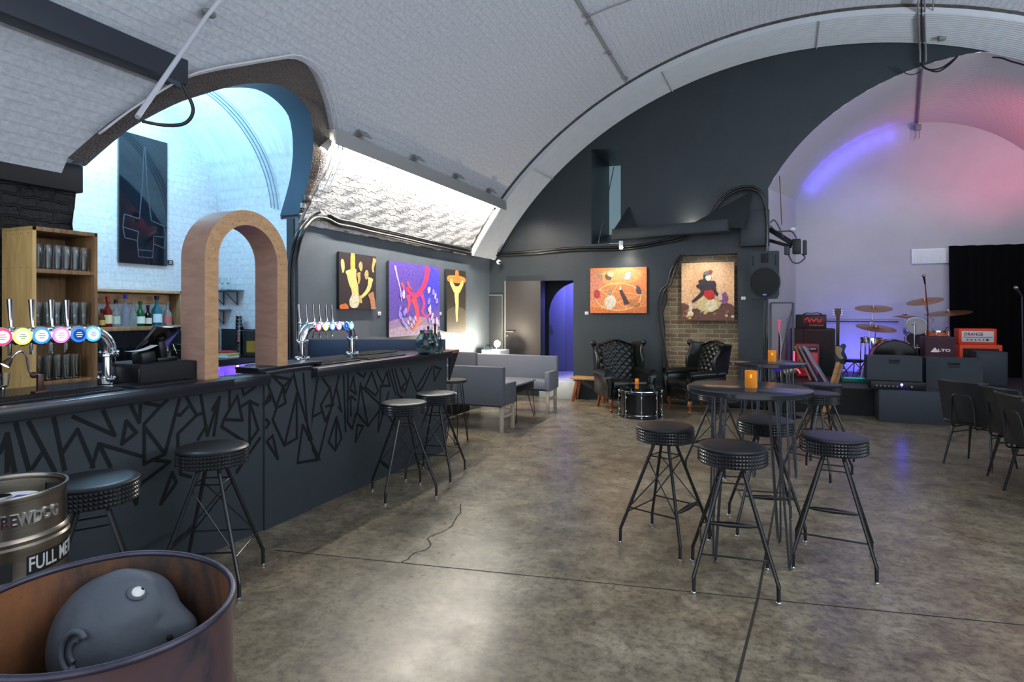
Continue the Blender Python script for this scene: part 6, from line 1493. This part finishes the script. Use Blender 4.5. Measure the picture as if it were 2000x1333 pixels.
zt = KH
# collar with a hand hole
m = MB(); n = 96; zs = [.405, .42, .44, .465, .495, .515, .535, .545]
for i in range(len(zs)-1):
    for k in range(n):
        a0, a1 = 2*pi*k/n, 2*pi*(k+1)/n; am = (a0+a1)/2
        if 2 <= i <= 4 and abs(((am-radians(92)+pi) % (2*pi))-pi) < radians(17): continue
        rr = lambda z: R*(.985+.02*max(0, (z-.50)/.045))
        for s in (0, -.006):
            m.add([((rr(zs[i])+s)*cos(a0), (rr(zs[i])+s)*sin(a0), zs[i]), ((rr(zs[i])+s)*cos(a1), (rr(zs[i])+s)*sin(a1), zs[i]), ((rr(zs[i+1])+s)*cos(a1), (rr(zs[i+1])+s)*sin(a1), zs[i+1]), ((rr(zs[i+1])+s)*cos(a0), (rr(zs[i+1])+s)*sin(a0), zs[i+1])], [(0, 1, 2, 3)])
m.build('keg_collar', STEEL, t)
m = MB(); m.lathe([(R*.965, zt-.012), (R*.955, zt), (R*.975, zt+.008), (R*1.015, zt+.008), (R*1.03, zt-.002), (R*1.01, zt-.014)], (0, 0, 0), 64); m.build('rolled_rim', STEEL, t)
m = MB(); m.lathe([(0, .495), (R*.3, .490), (R*.7, .465), (R*.96, .41)], (0, 0, 0), 48); m.build('keg_dome', STEEL, t)
m = MB(); m.cyl((0, 0, .49), .035, .03, 24, b=.004); m.build('valve_neck', CHROME, t)
m = MB(); m.cyl((.03, .02, .500), .085, .012, 32); m.mt(1); m.box((.065, .04, .5135), (.07, .05, .003), Matrix.Rotation(.5, 4, 'Z')); m.build('paper_collar', [PAPER, mat('royal_blue_print', (60, 70, 170), .5)], t)
def wrap_text(body, size, z, ang, r, depth, sx=1.0, bold=0.0):
    vs, fs = text_mesh(body, size, depth, bold); out = []
    for v in vs:
        a = ang+v.x*sx/r; rr = r+v.z; out.append((rr*cos(a), rr*sin(a), z+v.y))
    return out, fs
fa = atan2(-KY, -KX)                                 # direction of the viewer's side
m = MB(); m.add(*wrap_text('BREWDOG', .058, .468, fa+radians(23), R*.985, .007, .72, .0015)); m.build('embossed_lettering', CHROME, t)
m = MB(); r2 = R*1.015
m.lathe([(r2+.0006, .268), (r2+.0006, .335)], (0, 0, 0), 20, None, fa+radians(20), fa+radians(96)); m.mt(1)
m.add(*wrap_text('FULL METAL', .070, .3015, fa+radians(58), r2+.0006, .0008, .68, .001)); m.build('name_label', [BLACK, mat('label_silver', (196, 196, 196), .4)], t)
m = MB(); m.lathe([(r2+.0006, .262), (r2+.0006, .325)], (0, 0, 0), 12, None, fa-radians(45), fa+radians(9)); m.build('black_label', BLACKM, t)

# ------------------------------------------------------------------ rusty oil drum with a clay head in it
BX, BY, DR, BH = -1.463, .905, .289, .872
t = thing('oil_drum', 'rusty open steel drum at the front left corner', 'drum', (BX, BY, 0))
m = MB(); m.lathe([(0, .02), (DR-.02, .02), (DR-.004, .0), (DR+.006, .0), (DR+.004, .02), (DR, .03), (DR, .27), (DR+.010, .285), (DR+.010, .30), (DR, .315), (DR, .56), (DR+.010, .575), (DR+.010, .59), (DR, .605), (DR, BH-.012)], (0, 0, 0), 72); m.build('drum_wall', RUST, t)
m = MB(); m.lathe([(DR-.006, BH-.012), (DR-.006, .03), (0, .03)], (0, 0, 0), 72); m.build('drum_inside', RUSTI, t)
m = MB(); m.tube([((DR+.0)*cos(2*pi*k/72), (DR+.0)*sin(2*pi*k/72), BH-.006) for k in range(72)], .0085, 10, closed=True); m.build('rolled_rim', mat('rim_steel', (74, 70, 84), .38, .6, var=.3, scale=14), t)
for o_ in t.children:
    for v in o_.data.vertices:
        k = max(0, (v.co.z-.5)/(BH-.5)); r_ = (v.co.x*CS+v.co.y*SN)/DR; v.co.z -= .030*k*max(0, (r_+.35)/1.35)**1.2
# sculpted head, looking up to the right, resting on its back against the drum
F_ = Vector((-SN, CS, 0)); R_ = Vector((CS, SN, 0)); U_ = Vector((0, 0, 1))
HC = Vector((-1.590, 1.028, .700))
t = thing('clay_head', 'bald blue grey clay head lying in the rusty drum, face to the right', 'sculpture', HC)
# head axes: nose direction N (right, down a little), crown direction C (left/up), side towards the viewer S
Sd = (-F_*.80+U_*.55+R_*.12).normalized()
Nn = (R_*.93-U_*.12+F_*.10); Nn = (Nn-Sd*Nn.dot(Sd)).normalized()
Cc = Sd.cross(Nn).normalized()
if Cc.dot(U_) < 0: Cc = -Cc
def g(x, y, z, c, s): return math.exp(-(((x-c[0])/s[0])**2+((y-c[1])/s[1])**2+((z-c[2])/s[2])**2))
HS = .150
AXS = (HS*1.02, HS*.86, HS*1.06)
def world_dir(d): return Nn*(d[0]*AXS[0])+Sd*(d[1]*AXS[1])+Cc*(d[2]*AXS[2])
NOSE, EYEL, EARL = (.96, .16, .10), (.36, .72, .56), (-.17, .95, -.34)
def unit(d): return Vector(d).normalized()
NOSE, EYEL, EARL = unit(NOSE), unit(EYEL), unit(EARL)
def bump(d, c, w): return math.exp(-((d-unit(c)).length/w)**2)
def headrad(d):
    r = 1.0 + .05*bump(d, (-.75, 0, .35), .5)
    r -= .07*bump(d, (.1, .85, -.75), .35)
    r += .36*bump(d, NOSE, .23) + .08*bump(d, NOSE+Vector((0, .10, .30)), .25) + .06*bump(d, NOSE+Vector((-.06, .26, .02)), .13)
    r -= .05*bump(d, NOSE+Vector((-.13, .36, .10)), .09)
    r += .07*bump(d, EYEL+Vector((.08, -.02, .24)), .20)
    r -= .075*bump(d, EYEL, .17)
    r += .06*bump(d, EYEL+Vector((-.05, .05, -.36)), .25)
    r += .16*bump(d, (.86, .06, -.62), .17) - .06*bump(d, (.92, .2, -.50), .08) + .10*bump(d, (.62, .05, -.85), .25)
    r += .010*sin(9*d.x+4*d.z)*sin(7*d.y+3*d.x)
    return r
def hp(u, v):
    d = Vector((sin(pi*v)*cos(2*pi*u), sin(pi*v)*sin(2*pi*u), cos(pi*v))); return world_dir(d*headrad(d))
m = MB(); m.grid(hp, 140, 90); m.build('head', CLAY, t, angle=80)
def onhead(d, k=1.0): return world_dir(d*headrad(d)*k)
e = onhead(EYEL, .985); en = onhead(EYEL).normalized()
tx = (Nn-en*Nn.dot(en)).normalized(); ty = en.cross(tx); ty = ty if ty.dot(Cc) > 0 else -ty
Me = Matrix((tx, ty, en)).transposed().to_4x4()
m = MB(); m.ball(e, (.018, .022, .013), 18, 12, Me); m.build('eye', EYEW, t)
m = MB(); m.tube([e+tx*.020*cos(a)+ty*.024*sin(a)+en*.004 for a in [2*pi*k/24 for k in range(24)]], .0055, 8, closed=True); m.build('eyelid', CLAY, t)
m = MB(); m.ball(e+en*.0085+ty*.006+tx*.003, (.0075, .0075, .004), 12, 8, Me); m.build('pupil', BLACK, t)
ec = onhead(EARL, 1.0); nn = onhead(EARL).normalized(); ax_ = (Nn-nn*Nn.dot(nn)).normalized(); ay_ = nn.cross(ax_); ay_ = ay_ if ay_.dot(Cc) > 0 else -ay_
ear = [(.020, .030), (.004, .044), (-.020, .040), (-.036, .018), (-.034, -.012), (-.020, -.034), (-.004, -.044), (.006, -.034)]
m = MB(); P = catmull([ec+ax_*a+ay_*b+nn*.006 for a, b in ear], 4); m.tube(P, [.004]+[.0075]*(len(P)-2)+[.005], 10)
P = catmull([ec+ax_*(a*.5+.004)+ay_*b*.55+nn*.004 for a, b in ear[1:7]], 4); m.tube(P, .0055, 8); m.build('ear', CLAY, t)
nt_ = onhead((NOSE+Vector((-.02, .22, -.14))).normalized(), .99); m = MB(); m.ball(nt_, .008, 10, 8); m.build('nostril', BLACKM, t)
# ------------------------------------------------------------------ light
def area(name, loc, rot, sx, sy, col, p, spread=None):
    l = bpy.data.lights.new(name, 'AREA'); l.shape = 'RECTANGLE'; l.size = sx; l.size_y = sy; l.color = col; l.energy = p
    if spread: l.spread = radians(spread)
    o = bpy.data.objects.new(name, l); COL.objects.link(o); o.location = loc; o.rotation_euler = rot; return o
def point(name, loc, col, p, r=.05):
    l = bpy.data.lights.new(name, 'POINT'); l.color = col; l.energy = p; l.shadow_soft_size = r
    o = bpy.data.objects.new(name, l); COL.objects.link(o); o.location = loc; return o
def spot(name, loc, tgt, col, p, ang=60, blend=.6, r=.04):
    l = bpy.data.lights.new(name, 'SPOT'); l.color = col; l.energy = p; l.spot_size = radians(ang); l.spot_blend = blend; l.shadow_soft_size = r
    o = bpy.data.objects.new(name, l); COL.objects.link(o); o.location = loc
    o.rotation_euler = (Vector(tgt)-Vector(loc)).to_track_quat('-Z', 'Y').to_euler(); return o
w = bpy.data.worlds.new('daylight'); scene.world = w; w.use_nodes = True
w.node_tree.nodes['Background'].inputs[0].default_value = (.80, .88, 1.0, 1); w.node_tree.nodes['Background'].inputs[1].default_value = 2.2
# strip lamp behind the steel trough, washing the brick and the floor
area('strip_light', (-4.22, 7.05, 3.30), (0, radians(8), 0), .05, 4.1, (1, .93, .82), 210)
# cool floodlights of the bar alcove
area('alcove_flood', (-5.0, 3.35, 3.15), (radians(180), radians(-20), 0), .5, .3, (.30, .78, 1.0), 105)
point('alcove_fill', (-5.1, 3.5, 2.9), (.46, .72, 1.0), 62, .2)
area('back_counter_strip', (-5.31, 4.4, .96), (0, radians(50), 0), .03, 1.3, (.24, .10, 1.0), 34)
# work lamp on the white table
point('work_lamp', (-4.40, 9.33, 1.0), (1, .87, .66), 120, .04)
# picture spots on the end wall
spot('picture_spot', (-2.20, 9.62, 2.56), (-2.25, 10.1, 1.9), (1, .9, .78), 36, 110, .9)
spot('ledge_spot', (-1.12, 9.86, 2.98), (-1.1, 10.12, 3.1), (1, .88, .72), 14, 120, .8)
spot('ledge_spot_down', (-.95, 9.35, 2.72), (-.85, 10.1, 1.8), (1, .88, .75), 60, 70, .8)
# stage colours
spot('stage_blue_wall', (1.55, 11.75, .6), (1.6, 12.4, 1.05), (.14, .14, 1.0), 70, 140, .9)
spot('stage_blue_uplight', (2.3, 11.2, 2.5), (1.25, 12.4, 4.35), (.16, .14, 1.0), 50, 62, 1.0, .15)
for k_ in range(8):
    q_ = Vector(stg(12.27, .07+.048*k_, 0)); c_ = Vector((BC[0], 12.27, BC[1])); q_ += (c_-q_).normalized()*.16
    point('arch_blue_led', q_, (.10, .08, 1.0), 1.5, .05)
spot('stage_red', (3.9, 10.6, 3.3), (3.5, 12.2, 4.6), (1.0, .18, .34), 130, 110, .9)
spot('stage_wash', (1.6, 9.6, 4.6), (2.0, 12.4, 1.8), (.92, .84, 1.0), 120, 75, .8)
spot('amp_red', (.25, 10.2, 1.5), (.75, 11.1, .8), (1.0, .10, .20), 30, 70, .8)
point('corridor_blue', (-3.3, 11.0, 2.25), (.28, .26, 1.0), 110, .1)
# added unseen fill: long area at the right springing, soft area under the crown
area('added_right_fill', (5.5, 4.0, 2.5), (radians(180), radians(-28), 0), .3, 9.0, (.78, .90, 1), 560)
area('added_crown_fill', (1.6, 3.0, 4.9), (0, 0, 0), 2.4, 3.2, (.97, .98, 1), 100)
scene.view_settings.view_transform = 'Standard'; scene.view_settings.look = 'None'
scene.view_settings.exposure = -0.30; scene.view_settings.gamma = 1.0
